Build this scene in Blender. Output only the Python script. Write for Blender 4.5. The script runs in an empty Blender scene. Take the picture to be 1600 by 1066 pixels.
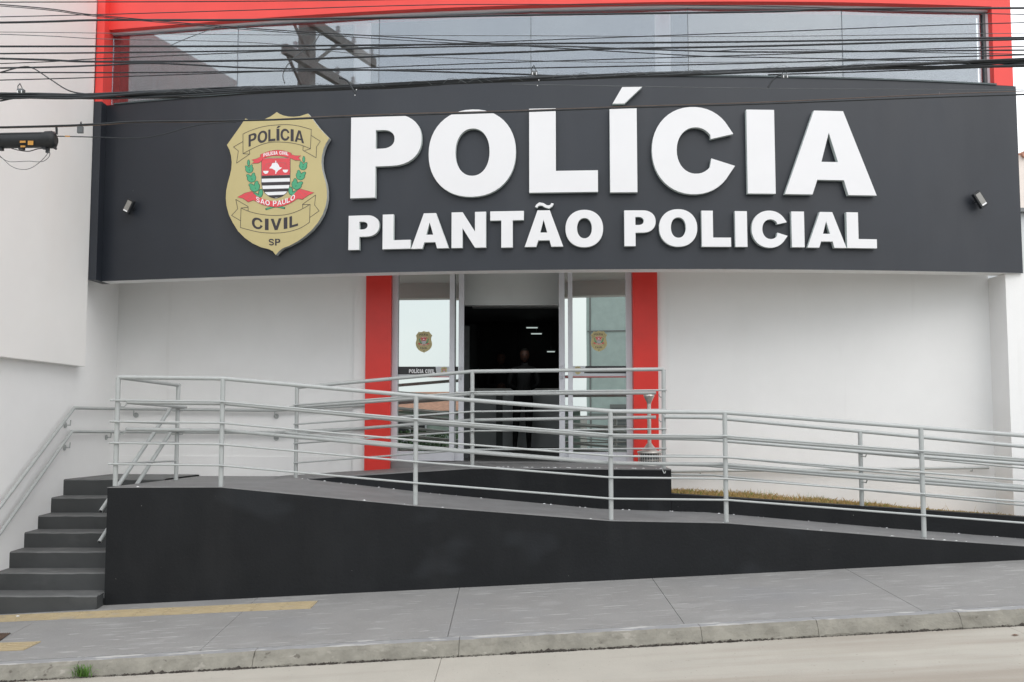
import bpy, bmesh, math, random
from mathutils import Vector, Matrix
R = math.radians
random.seed(7)
SC = bpy.context.scene
COL = SC.collection

# ------------------------------------------------------------------ camera
F = 1490.0                       # focal length in pixels of the 1600 px wide photograph
PITCH = math.atan(107 / F)
CZ = 1.8                         # eye height
cam = bpy.data.cameras.new('camera')
camo = bpy.data.objects.new('camera', cam)
COL.objects.link(camo)
cam.sensor_width = 36
cam.lens = 36 * F / 1600
cam.clip_start = 0.05
cam.clip_end = 600
camo.location = (0, 0, CZ)
camo.rotation_euler = (math.pi / 2 + PITCH, 0, 0)
SC.camera = camo

# ------------------------------------------------------------------ world and sun (bright overcast day)
W = bpy.data.worlds.new('World')
SC.world = W
W.use_nodes = True
nt = W.node_tree
nt.nodes.clear()
wo = nt.nodes.new('ShaderNodeOutputWorld')
bg = nt.nodes.new('ShaderNodeBackground')
sky = nt.nodes.new('ShaderNodeTexSky')
sky.sky_type = 'NISHITA'
sky.sun_disc = False
SUN_EL, SUN_AZ = 48, 150          # degrees; azimuth from +Y clockwise: behind the camera, a little to the right
sky.sun_elevation = R(SUN_EL)
sky.sun_rotation = R(SUN_AZ)
sky.air_density = 1.0
sky.dust_density = 4.0
mix = nt.nodes.new('ShaderNodeMix')
mix.data_type = 'RGBA'
mix.inputs[0].default_value = 0.86
tc = nt.nodes.new('ShaderNodeTexCoord')
nz = nt.nodes.new('ShaderNodeTexNoise')
nz.inputs['Scale'].default_value = 2.2
nz.inputs['Detail'].default_value = 5
ramp = nt.nodes.new('ShaderNodeValToRGB')
ramp.color_ramp.elements[0].position = 0.3
ramp.color_ramp.elements[0].color = (0.70, 0.745, 0.80, 1)
ramp.color_ramp.elements[1].position = 0.75
ramp.color_ramp.elements[1].color = (1.0, 1.0, 0.985, 1)
scl = nt.nodes.new('ShaderNodeVectorMath')
scl.operation = 'SCALE'
scl.inputs['Scale'].default_value = 10.5
nt.links.new(tc.outputs['Generated'], nz.inputs['Vector'])
nt.links.new(nz.outputs['Fac'], ramp.inputs['Fac'])
nt.links.new(ramp.outputs['Color'], scl.inputs[0])
nt.links.new(sky.outputs['Color'], mix.inputs[6])
nt.links.new(scl.outputs['Vector'], mix.inputs[7])
nt.links.new(mix.outputs[2], bg.inputs['Color'])
bg.inputs['Strength'].default_value = 0.125
nt.links.new(bg.outputs[0], wo.inputs[0])

sun = bpy.data.lights.new('sun', 'SUN')
sun.energy = 0.65
sun.angle = R(50)
sun.color = (1.0, 0.98, 0.96)
suno = bpy.data.objects.new('sun', sun)
COL.objects.link(suno)
az, el = R(SUN_AZ), R(SUN_EL)
sd = Vector((math.sin(az) * math.cos(el), math.cos(az) * math.cos(el), math.sin(el)))
suno.rotation_euler = (-sd).to_track_quat('-Z', 'Y').to_euler()
suno.location = sd * 30
SC.view_settings.view_transform = 'Standard'
SC.view_settings.look = 'None'
SC.view_settings.exposure = 0.57
SC.view_settings.gamma = 1.0
SC.view_settings.use_curve_mapping = False

# ------------------------------------------------------------------ helpers: places
def ray(px, py):
    a = (px - 800) / F
    b = (533 - py) / F
    d = Vector((a, math.cos(PITCH) - b * math.sin(PITCH), math.sin(PITCH) + b * math.cos(PITCH)))
    return d / d.y
def U(px, py, Y):
    r = ray(px, py)
    return Vector((r.x * Y, Y, CZ + r.z * Y))
FC = (-8.526e-05, 3.4076e-04, 0.02314681, -0.09001629, 10.58963419)
def D(x):                                            # plan curve of the bowed front
    return (((FC[0] * x + FC[1]) * x + FC[2]) * x + FC[3]) * x + FC[4]
def onfront(px, py, off=0.0):
    r = ray(px, py); y = 10.6
    for _ in range(40): y = D(r.x * y) + off
    return Vector((r.x * y, y, CZ + r.z * y))
WA, WB = 12.56 - 0.12 * 5.2, -0.12                   # back wall line Y = WA + WB X
def yw(x): return WA + WB * x
def onwall(px, py, off=0.0):
    r = ray(px, py)
    y = (WA + off) / (1 - WB * r.x)
    return Vector((r.x * y, y, CZ + r.z * y))
def lerp(a, b, t): return a + (b - a) * t
def interp(x, tab):
    if x <= tab[0][0]: 
        (x0, y0), (x1, y1) = tab[0], tab[1]
    elif x >= tab[-1][0]:
        (x0, y0), (x1, y1) = tab[-2], tab[-1]
    else:
        for (x0, y0), (x1, y1) in zip(tab, tab[1:]):
            if x0 <= x <= x1: break
    return y0 + (y1 - y0) * (x - x0) / (x1 - x0)
ZB, ZT = CZ + 1.555, CZ + 3.74                       # fascia bottom and top

# ------------------------------------------------------------------ helpers: materials
def mat(name, col, rough=0.6, var=0.08, scale=6.0, bump=0.0, bscale=60.0, metal=0.0, spec=0.5, col2=None, lo=0.35, hi=0.65, stretch=(1, 1, 1), coat=0.0):
    m = bpy.data.materials.new(name); m.use_nodes = True
    n = m.node_tree; b = n.nodes['Principled BSDF']
    b.inputs['Roughness'].default_value = rough
    b.inputs['Metallic'].default_value = metal
    b.inputs['Specular IOR Level'].default_value = spec
    b.inputs['Coat Weight'].default_value = coat
    t = n.nodes.new('ShaderNodeTexCoord')
    mp = n.nodes.new('ShaderNodeMapping'); mp.inputs['Scale'].default_value = stretch
    n.links.new(t.outputs['Object'], mp.inputs['Vector'])
    no = n.nodes.new('ShaderNodeTexNoise')
    no.inputs['Scale'].default_value = scale; no.inputs['Detail'].default_value = 6; no.inputs['Roughness'].default_value = 0.6
    n.links.new(mp.outputs[0], no.inputs['Vector'])
    r = n.nodes.new('ShaderNodeValToRGB')
    r.color_ramp.elements[0].position = lo; r.color_ramp.elements[1].position = hi
    if col2 is None:
        c1 = tuple(c * (1 - var) for c in col); c2 = tuple(min(1, c * (1 + var)) for c in col)
    else: c1, c2 = col, col2
    r.color_ramp.elements[0].color = (*c1, 1); r.color_ramp.elements[1].color = (*c2, 1)
    n.links.new(no.outputs['Fac'], r.inputs['Fac'])
    n.links.new(r.outputs['Color'], b.inputs['Base Color'])
    if bump:
        n2 = n.nodes.new('ShaderNodeTexNoise'); n2.inputs['Scale'].default_value = bscale; n2.inputs['Detail'].default_value = 5
        n.links.new(mp.outputs[0], n2.inputs['Vector'])
        bp = n.nodes.new('ShaderNodeBump'); bp.inputs['Strength'].default_value = bump; bp.inputs['Distance'].default_value = 0.01
        n.links.new(n2.outputs['Fac'], bp.inputs['Height']); n.links.new(bp.outputs[0], b.inputs['Normal'])
    m['ramp'] = r.name
    return m
def overlay(m, col, scale, thr, width=0.03, stretch=(1, 1, 1), detail=4, strength=1.0):
    """specks, scuffs or stains of another colour on top of what a material has"""
    n = m.node_tree; b = n.nodes['Principled BSDF']
    src = b.inputs['Base Color'].links[0].from_socket
    t = n.nodes.new('ShaderNodeTexCoord'); mp = n.nodes.new('ShaderNodeMapping')
    mp.inputs['Scale'].default_value = stretch; mp.inputs['Location'].default_value = (random.random() * 9, 3.1, 1.7)
    no = n.nodes.new('ShaderNodeTexNoise'); no.inputs['Scale'].default_value = scale; no.inputs['Detail'].default_value = detail
    r = n.nodes.new('ShaderNodeValToRGB')
    r.color_ramp.elements[0].position = thr; r.color_ramp.elements[1].position = thr + width
    r.color_ramp.elements[0].color = (0, 0, 0, 1); r.color_ramp.elements[1].color = (strength, strength, strength, 1)
    mx = n.nodes.new('ShaderNodeMix'); mx.data_type = 'RGBA'; mx.inputs[7].default_value = (*col, 1)
    n.links.new(t.outputs['Object'], mp.inputs['Vector']); n.links.new(mp.outputs[0], no.inputs['Vector'])
    n.links.new(no.outputs['Fac'], r.inputs['Fac']); n.links.new(r.outputs['Color'], mx.inputs[0])
    n.links.new(src, mx.inputs[6]); n.links.new(mx.outputs[2], b.inputs['Base Color'])
    return m
def glassmat(name, refl, tint, gloss, rough=0.0, wave=0.0):
    m = bpy.data.materials.new(name); m.use_nodes = True
    n = m.node_tree; n.nodes.clear()
    o = n.nodes.new('ShaderNodeOutputMaterial'); mx = n.nodes.new('ShaderNodeMixShader')
    g = n.nodes.new('ShaderNodeBsdfGlossy'); g.inputs['Roughness'].default_value = rough; g.inputs['Color'].default_value = (*gloss, 1)
    t = n.nodes.new('ShaderNodeBsdfTransparent'); t.inputs['Color'].default_value = (*tint, 1)
    fr = n.nodes.new('ShaderNodeFresnel'); fr.inputs['IOR'].default_value = 1.5
    ad = n.nodes.new('ShaderNodeMath'); ad.operation = 'ADD'; ad.use_clamp = True; ad.inputs[1].default_value = refl
    n.links.new(fr.outputs[0], ad.inputs[0]); n.links.new(ad.outputs[0], mx.inputs[0])
    n.links.new(t.outputs[0], mx.inputs[1]); n.links.new(g.outputs[0], mx.inputs[2]); n.links.new(mx.outputs[0], o.inputs[0])
    if wave:
        tc = n.nodes.new('ShaderNodeTexCoord'); nn = n.nodes.new('ShaderNodeTexNoise'); nn.inputs['Scale'].default_value = 1.3; nn.inputs['Detail'].default_value = 1
        bp = n.nodes.new('ShaderNodeBump'); bp.inputs['Strength'].default_value = wave; bp.inputs['Distance'].default_value = 0.01
        n.links.new(tc.outputs['Object'], nn.inputs['Vector']); n.links.new(nn.outputs['Fac'], bp.inputs['Height']); n.links.new(bp.outputs[0], g.inputs['Normal'])
    return m

M = {}
M['white'] = mat('white_render', (0.785, 0.785, 0.78), 0.75, 0.02, 1.4, 0.12, 90)
overlay(M['white'], (0.68, 0.675, 0.66), 1.1, 0.60, 0.25, (1, 1, 0.35), 5, 0.35)
overlay(M['white'], (0.60, 0.59, 0.57), 2.0, 0.66, 0.10, (2.5, 2.5, 0.18), 7, 0.25)
M['white_old'] = mat('white_side_wall', (0.85, 0.85, 0.845), 0.8, 0.02, 1.2, 0.15, 70)
overlay(M['white_old'], (0.74, 0.74, 0.73), 1.0, 0.55, 0.3, (1, 1, 0.3), 5, 0.4)
M['cream'] = mat('cream_side_wall', (0.85, 0.84, 0.82), 0.75, 0.02, 0.9, 0.1, 60)
overlay(M['cream'], (0.82, 0.75, 0.68), 0.8, 0.56, 0.3, (1, 1, 0.6), 4, 0.35)
M['fascia'] = mat('fascia_charcoal_paint', (0.015, 0.019, 0.027), 0.47, 0.10, 1.2, 0.05, 40, spec=0.55)
overlay(M['fascia'], (0.030, 0.033, 0.040), 1.6, 0.52, 0.2, (1, 1, 0.25), 7, 0.5)
overlay(M['fascia'], (0.2, 0.2, 0.2), 26, 0.79, 0.02, (1, 1, 0.4), 2, 0.5)
M['black'] = mat('ramp_black_paint', (0.0105, 0.0115, 0.013), 0.6, 0.12, 1.6, 0.22, 35, spec=0.22)
overlay(M['black'], (0.024, 0.027, 0.031), 0.7, 0.60, 0.05, (1, 1, 1.6), 3, 0.5)
overlay(M['black'], (0.026, 0.027, 0.028), 3.0, 0.50, 0.25, (1, 1, 0.25), 7, 0.3)
overlay(M['black'], (0.45, 0.45, 0.43), 38, 0.825, 0.01, (1, 1, 1), 1, 0.8)
M['coping'] = mat('black_wall_crumbs', (0.06, 0.06, 0.062), 0.8, 0.2, 20, 0.5, 60)
M['red'] = mat('red_paint', (0.70, 0.032, 0.022), 0.38, 0.05, 3, 0.05, 50)
M['red_frame'] = mat('red_frame_paint', (0.76, 0.062, 0.052), 0.55, 0.04, 2, 0.04, 50)
M['deck'] = mat('grey_deck_paint', (0.20, 0.20, 0.202), 0.65, 0.10, 3.5, 0.25, 40)
overlay(M['deck'], (0.45, 0.45, 0.44), 30, 0.72, 0.03, (1, 3, 1), 3, 0.7)
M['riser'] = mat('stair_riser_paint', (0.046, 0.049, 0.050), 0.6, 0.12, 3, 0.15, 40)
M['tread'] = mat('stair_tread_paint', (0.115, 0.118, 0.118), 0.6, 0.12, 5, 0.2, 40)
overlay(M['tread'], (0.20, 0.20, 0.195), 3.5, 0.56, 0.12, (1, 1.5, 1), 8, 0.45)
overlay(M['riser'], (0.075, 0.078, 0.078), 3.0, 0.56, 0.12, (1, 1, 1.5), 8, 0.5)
M['rail'] = mat('rail_grey_paint', (0.40, 0.42, 0.415), 0.38, 0.04, 14, 0.06, 90)
overlay(M['rail'], (0.25, 0.26, 0.25), 22, 0.68, 0.05, (1, 1, 1), 3, 0.5)
M['walk'] = mat('sidewalk_grey_paint', (0.235, 0.232, 0.226), 0.75, 0.06, 2.2, 0.3, 55)
overlay(M['walk'], (0.44, 0.44, 0.43), 8.5, 0.635, 0.025, (0.35, 4.5, 1), 9, 0.7)
overlay(M['walk'], (0.14, 0.14, 0.14), 2.3, 0.62, 0.10, (0.7, 1.6, 1), 9, 0.25)
overlay(M['walk'], (0.33, 0.33, 0.32), 70, 0.60, 0.05, (1, 1, 1), 3, 0.35)
overlay(M['walk'], (0.21, 0.215, 0.225), 0.8, 0.55, 0.2, (1, 1, 1), 4, 0.5)
overlay(M['walk'], (0.40, 0.40, 0.395), 2.2, 0.60, 0.05, (0.8, 2.0, 1), 9, 0.18)
overlay(M['walk'], (0.09, 0.09, 0.09), 24, 0.755, 0.02, (1, 1.4, 1), 2, 0.8)
M['walk_edge'] = mat('sidewalk_edge_paint', (0.255, 0.258, 0.262), 0.8, 0.07, 2.2, 0.4, 40)
overlay(M['walk_edge'], (0.46, 0.455, 0.44), 4.5, 0.54, 0.05, (0.7, 2.5, 1), 9, 0.8)
overlay(M['walk_edge'], (0.12, 0.12, 0.115), 9, 0.66, 0.04, (0.6, 2, 1), 8, 0.7)
M['joint'] = mat('joint_dirt', (0.15, 0.145, 0.135), 0.95, 0.2, 12)
M['moss'] = mat('dark_dirt', (0.045, 0.038, 0.032), 0.95, 0.4, 30)
M['kerb'] = mat('kerb_concrete', (0.215, 0.205, 0.175), 0.9, 0.16, 5, 1.0, 25)
overlay(M['kerb'], (0.12, 0.11, 0.09), 3.5, 0.58, 0.14, (0.7, 1, 2.5), 7, 0.6)
overlay(M['kerb'], (0.36, 0.34, 0.30), 14, 0.64, 0.06, (0.6, 1, 1), 8, 0.5)
overlay(M['kerb'], (0.07, 0.06, 0.05), 10, 0.66, 0.04, (0.8, 1, 1), 8, 0.7)
M['road'] = mat('road_concrete', (0.385, 0.365, 0.32), 0.9, 0.05, 1.6, 0.35, 60)
overlay(M['road'], (0.27, 0.235, 0.195), 0.9, 0.50, 0.14, (0.22, 1.9, 1), 6, 0.75)
overlay(M['road'], (0.18, 0.16, 0.13), 40, 0.72, 0.02, (1, 1, 1), 2, 0.8)
M['yellow'] = mat('tactile_yellow', (0.40, 0.325, 0.20), 0.75, 0.06, 8, 0.3, 60)
overlay(M['yellow'], (0.30, 0.28, 0.25), 5, 0.56, 0.15, (1, 2, 1), 6, 0.6)
M['letter'] = mat('letter_white', (0.74, 0.74, 0.755), 0.4, 0.01, 3)
M['letter_side_shade'] = mat('letter_side_shade', (0.52, 0.58, 0.57), 0.5, 0.03, 6)  # shade and teal lens fringe of the letter sides put into the colour
M['alu'] = mat('white_aluminium', (0.60, 0.61, 0.65), 0.35, 0.02, 4)
M['steel'] = mat('brushed_steel', (0.55, 0.53, 0.50), 0.35, 0.12, 30, metal=0.85, stretch=(1, 1, 0.1))
M['rubber'] = mat('black_rubber', (0.012, 0.014, 0.017), 0.5, 0.1, 8)
M['cable'] = mat('cable_black', (0.018, 0.022, 0.026), 0.6, 0.2, 8)
M['cable_grey'] = mat('cable_grey', (0.10, 0.11, 0.115), 0.6, 0.2, 8)
M['cable_rust'] = mat('cable_rust', (0.13, 0.085, 0.06), 0.7, 0.2, 8)
M['tag'] = mat('orange_tag', (0.55, 0.27, 0.05), 0.6, 0.1, 30)
M['gold'] = mat('badge_gold', (0.50, 0.425, 0.205), 0.4, 0.02, 3)
M['gold_side'] = mat('badge_side', (0.42, 0.44, 0.43), 0.5, 0.03, 5)
M['ink'] = mat('badge_ink', (0.035, 0.03, 0.035), 0.5, 0.05, 5)
M['bred'] = mat('badge_red', (0.68, 0.07, 0.085), 0.45, 0.03, 5)
M['bwhite'] = mat('badge_white', (0.80, 0.81, 0.83), 0.45, 0.01, 5)
M['bgreen'] = mat('badge_green', (0.07, 0.36, 0.19), 0.5, 0.05, 20)
M['bdark'] = mat('badge_dark_green', (0.01, 0.06, 0.04), 0.5, 0.05, 20)
M['film'] = mat('door_film_black', (0.022, 0.022, 0.024), 0.45, 0.03, 5)
M['film_w'] = mat('door_film_grey', (0.50, 0.52, 0.55), 0.45, 0.02, 5)
M['film_r'] = mat('door_film_red', (0.45, 0.12, 0.12), 0.45, 0.02, 5)
M['glass_top'] = glassmat('reflective_glass', 0.18, (0.90, 0.92, 0.93), (0.76, 0.81, 0.86), 0.0, 0.0)
M['glass_door'] = glassmat('mirror_film_glass', 0.66, (0.12, 0.13, 0.13), (0.80, 0.845, 0.80), 0.0, 0.02)
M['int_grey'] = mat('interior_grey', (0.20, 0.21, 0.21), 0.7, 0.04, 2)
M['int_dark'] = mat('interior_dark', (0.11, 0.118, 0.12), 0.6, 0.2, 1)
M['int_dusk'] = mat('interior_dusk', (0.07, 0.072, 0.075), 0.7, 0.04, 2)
M['bulk'] = mat('bulkhead_grey', (0.72, 0.75, 0.75), 0.7, 0.03, 2)
M['int_white'] = mat('interior_white', (0.75, 0.75, 0.74), 0.6, 0.02, 2)
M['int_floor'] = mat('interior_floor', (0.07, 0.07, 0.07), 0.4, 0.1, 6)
M['cloth'] = mat('black_uniform', (0.008, 0.008, 0.009), 0.8, 0.2, 9)
M['skin'] = mat('skin', (0.10, 0.045, 0.032), 0.6, 0.05, 8)
M['hair'] = mat('dark_hair', (0.012, 0.01, 0.008), 0.6, 0.2, 30)
M['soil'] = mat('dry_soil', (0.32, 0.21, 0.10), 0.95, 0.3, 9, 0.8, 30)
M['dry'] = mat('dry_grass', (0.46, 0.31, 0.14), 0.85, 0.3, 6, col2=(0.36, 0.27, 0.09))
M['green'] = mat('green_grass', (0.10, 0.22, 0.035), 0.6, 0.3, 14)
M['conc'] = mat('pole_concrete', (0.38, 0.36, 0.33), 0.9, 0.12, 4, 0.5, 40)
M['tile'] = mat('roof_tile', (0.42, 0.22, 0.15), 0.8, 0.2, 7, 0.4, 20)
M['teal'] = mat('teal_tile', (0.44, 0.53, 0.52), 0.4, 0.06, 3)
M['pale'] = mat('pale_house_wall', (0.62, 0.64, 0.64), 0.8, 0.03, 2)
M['houseg'] = mat('house_green_wall', (0.33, 0.40, 0.36), 0.8, 0.08, 2, 0.2, 30)
M['housep'] = mat('house_pink_wall', (0.78, 0.70, 0.64), 0.8, 0.06, 2, 0.2, 30)
M['metal'] = mat('coping_metal', (0.055, 0.075, 0.08), 0.35, 0.15, 10)
M['lampgl'] = mat('lamp_glass', (0.26, 0.255, 0.24), 0.3, 0.05, 20)
M['hedge'] = mat('hedge_leaf', (0.045, 0.085, 0.035), 0.7, 0.4, 12)
lm = bpy.data.materials.new('lamp_reflection_glow'); lm.use_nodes = True  # glow for the bars that imitate lamp reflections
lm.node_tree.nodes['Principled BSDF'].inputs['Emission Color'].default_value = (0.85, 1, 0.95, 1)
lm.node_tree.nodes['Principled BSDF'].inputs['Emission Strength'].default_value = 0.35
lm.node_tree.nodes['Principled BSDF'].inputs['Base Color'].default_value = (0.5, 0.5, 0.5, 1)
M['lit'] = lm
# fine square joints on the teal facade across the street are far away: colour only
# ------------------------------------------------------------------ helpers: objects
ROOT = {}
def rootloc(p):
    while p is not None and p.parent is not None: p = p.parent
    return p.location.copy() if p is not None else None
def tag(o, label=None, cat=None, group=None, kind=None):
    if label: o['label'] = label
    if cat: o['category'] = cat
    if group: o['group'] = group
    if kind: o['kind'] = kind
    return o
def thing(name, loc, label, cat, group=None):
    o = bpy.data.objects.new(name, None); COL.objects.link(o)
    o.location = loc; o.empty_display_size = 0.2
    return tag(o, label, cat, group)
class MB:
    def __init__(s): s.v = []; s.f = []; s.m = []; s.sm = []
    def add(s, vs, fs, mi=0, smooth=False):
        b = len(s.v); s.v += [Vector(v) for v in vs]
        for f in fs: s.f.append([b + i for i in f]); s.m.append(mi); s.sm.append(smooth)
        return s
    def box(s, x0, x1, y0, y1, z0, z1, mi=0):
        vs = [(x, y, z) for z in (z0, z1) for y in (y0, y1) for x in (x0, x1)]
        return s.add(vs, [(0, 2, 3, 1), (4, 5, 7, 6), (0, 1, 5, 4), (2, 6, 7, 3), (0, 4, 6, 2), (1, 3, 7, 5)], mi)
    def hexa(s, p, mi=0):            # 8 points: bottom four round, top four round
        return s.add(p, [(3, 2, 1, 0), (4, 5, 6, 7), (0, 1, 5, 4), (1, 2, 6, 5), (2, 3, 7, 6), (3, 0, 4, 7)], mi)
    def obox(s, c, ux, uy, uz, mi=0):
        c, ux, uy, uz = map(Vector, (c, ux, uy, uz))
        return s.hexa([c - ux - uy - uz, c + ux - uy - uz, c + ux + uy - uz, c - ux + uy - uz,
                       c - ux - uy + uz, c + ux - uy + uz, c + ux + uy + uz, c - ux + uy + uz], mi)
    def tube(s, pts, r, n=10, mi=0, caps=True):
        pts = [Vector(p) for p in pts]
        rs = r if isinstance(r, (list, tuple)) else [r] * len(pts)
        t0 = (pts[1] - pts[0]).normalized()
        a = t0.cross(Vector((0, 0, 1)))
        if a.length < 0.05: a = t0.cross(Vector((0, 1, 0)))
        a.normalize(); rings = []; prev = t0
        for i, p in enumerate(pts):
            if i == 0: t = t0; k = 1; bis = t
            elif i == len(pts) - 1: t = (pts[-1] - pts[-2]).normalized(); bis = t; k = 1
            else:
                ta = (p - pts[i - 1]).normalized(); tb = (pts[i + 1] - p).normalized()
                bis = (ta + tb)
                bis = bis.normalized() if bis.length > 1e-4 else ta
                t = tb
            q = prev.rotation_difference(bis); a = (q @ a).normalized(); prev = bis
            b = bis.cross(a).normalized()
            # mitre stretch
            if 0 < i < len(pts) - 1:
                c = max(0.5, ta.dot(bis)); mdir = (tb - ta)
                mdir = mdir - bis * mdir.dot(bis)
                mdir = mdir.normalized() if mdir.length > 1e-5 else None
            else: mdir = None; c = 1
            ring = []
            for j in range(n):
                w = 2 * math.pi * j / n
                o = a * math.cos(w) * rs[i] + b * math.sin(w) * rs[i]
                if mdir is not None: o = o + mdir * o.dot(mdir) * (1 / c - 1)
                ring.append(p + o)
            rings.append(ring)
        vs = [v for rg in rings for v in rg]; fs = []
        for i in range(len(rings) - 1):
            for j in range(n):
                j2 = (j + 1) % n
                fs.append((i * n + j, i * n + j2, (i + 1) * n + j2, (i + 1) * n + j))
        s.add(vs, fs, mi, True)
        if caps:
            s.add(rings[0], [tuple(reversed(range(n)))], mi); s.add(rings[-1], [tuple(range(n))], mi)
        return s
    def lathe(s, prof, c, n=24, mi=0):
        c = Vector(c); vs = []; fs = []
        for (r, z) in prof:
            for j in range(n):
                w = 2 * math.pi * j / n
                vs.append(c + Vector((r * math.cos(w), r * math.sin(w), z)))
        for i in range(len(prof) - 1):
            for j in range(n):
                j2 = (j + 1) % n
                fs.append((i * n + j, i * n + j2, (i + 1) * n + j2, (i + 1) * n + j))
        return s.add(vs, fs, mi, True)
    def build(s, name, mats, parent=None, label=None, cat=None, group=None, kind=None, bevel=0.0, loc=None):
        if not isinstance(mats, (list, tuple)): mats = [mats]
        if parent is not None: o0 = rootloc(parent)
        elif loc is not None: o0 = Vector(loc)
        else:
            xs = [v.x for v in s.v]; ys = [v.y for v in s.v]; zs = [v.z for v in s.v]
            o0 = Vector(((min(xs) + max(xs)) / 2, (min(ys) + max(ys)) / 2, min(zs)))
        me = bpy.data.meshes.new(name)
        me.from_pydata([tuple(v - o0) for v in s.v], [], s.f)
        for m in mats: me.materials.append(M[m] if isinstance(m, str) else m)
        me.polygons.foreach_set('material_index', s.m)
        me.polygons.foreach_set('use_smooth', s.sm)
        me.update()
        o = bpy.data.objects.new(name, me); COL.objects.link(o)
        if parent is not None: o.parent = parent
        else: o.location = o0
        if bevel:
            bv = o.modifiers.new('bevel', 'BEVEL'); bv.width = bevel; bv.segments = 2; bv.limit_method = 'ANGLE'; bv.angle_limit = R(40)
        return tag(o, label, cat, group, kind)

def curve_solid(contours, depth, bevel=0.0):
    """filled flat shape from closed contours (holes by even-odd), extruded; local x,y in metres, front at z=+depth; returns verts, faces"""
    cu = bpy.data.curves.new('tmp', 'CURVE'); cu.dimensions = '2D'; cu.fill_mode = 'BOTH' if depth > 0 else 'FRONT'
    cu.extrude = depth / 2; cu.bevel_depth = bevel; cu.bevel_resolution = 1; cu.offset = -bevel
    for c in contours:
        sp = cu.splines.new('POLY'); sp.points.add(len(c) - 1); sp.use_cyclic_u = True
        for i, p in enumerate(c): sp.points[i].co = (p[0], p[1], 0, 1)
    ob = bpy.data.objects.new('tmp', cu)
    me = bpy.data.meshes.new_from_object(ob)
    vs = [v.co.copy() + Vector((0, 0, depth / 2)) for v in me.vertices]
    fs = [list(p.vertices) for p in me.polygons]; nr = [abs(p.normal.z) for p in me.polygons]
    bpy.data.objects.remove(ob); bpy.data.curves.remove(cu); bpy.data.meshes.remove(me)
    return vs, fs, nr

# ---- lettering (heavy sans serif capitals drawn as outlines in a unit box)
def arc(cx, cy, rx, ry, a0, a1, n=16, e=1.0):
    out = []
    for i in range(n + 1):
        a = R(a0 + (a1 - a0) * i / n); c, s = math.cos(a), math.sin(a)
        out.append((cx + rx * math.copysign(abs(c) ** e, c), cy + ry * math.copysign(abs(s) ** e, s)))
    return out
def stroke(pts, w, hw=None):
    """outline of a thick line through pts (unit box), w = x width, hw = y width"""
    L = []; Rr = []
    for i, p in enumerate(pts):
        a = pts[max(0, i - 1)]; b = pts[min(len(pts) - 1, i + 1)]
        dx, dy = b[0] - a[0], b[1] - a[1]; l = math.hypot(dx, dy) or 1
        nx, ny = -dy / l, dx / l
        L.append((p[0] + nx * w / 2, p[1] + ny * (hw or w) / 2)); Rr.append((p[0] - nx * w / 2, p[1] - ny * (hw or w) / 2))
    return L + Rr[::-1]
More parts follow.
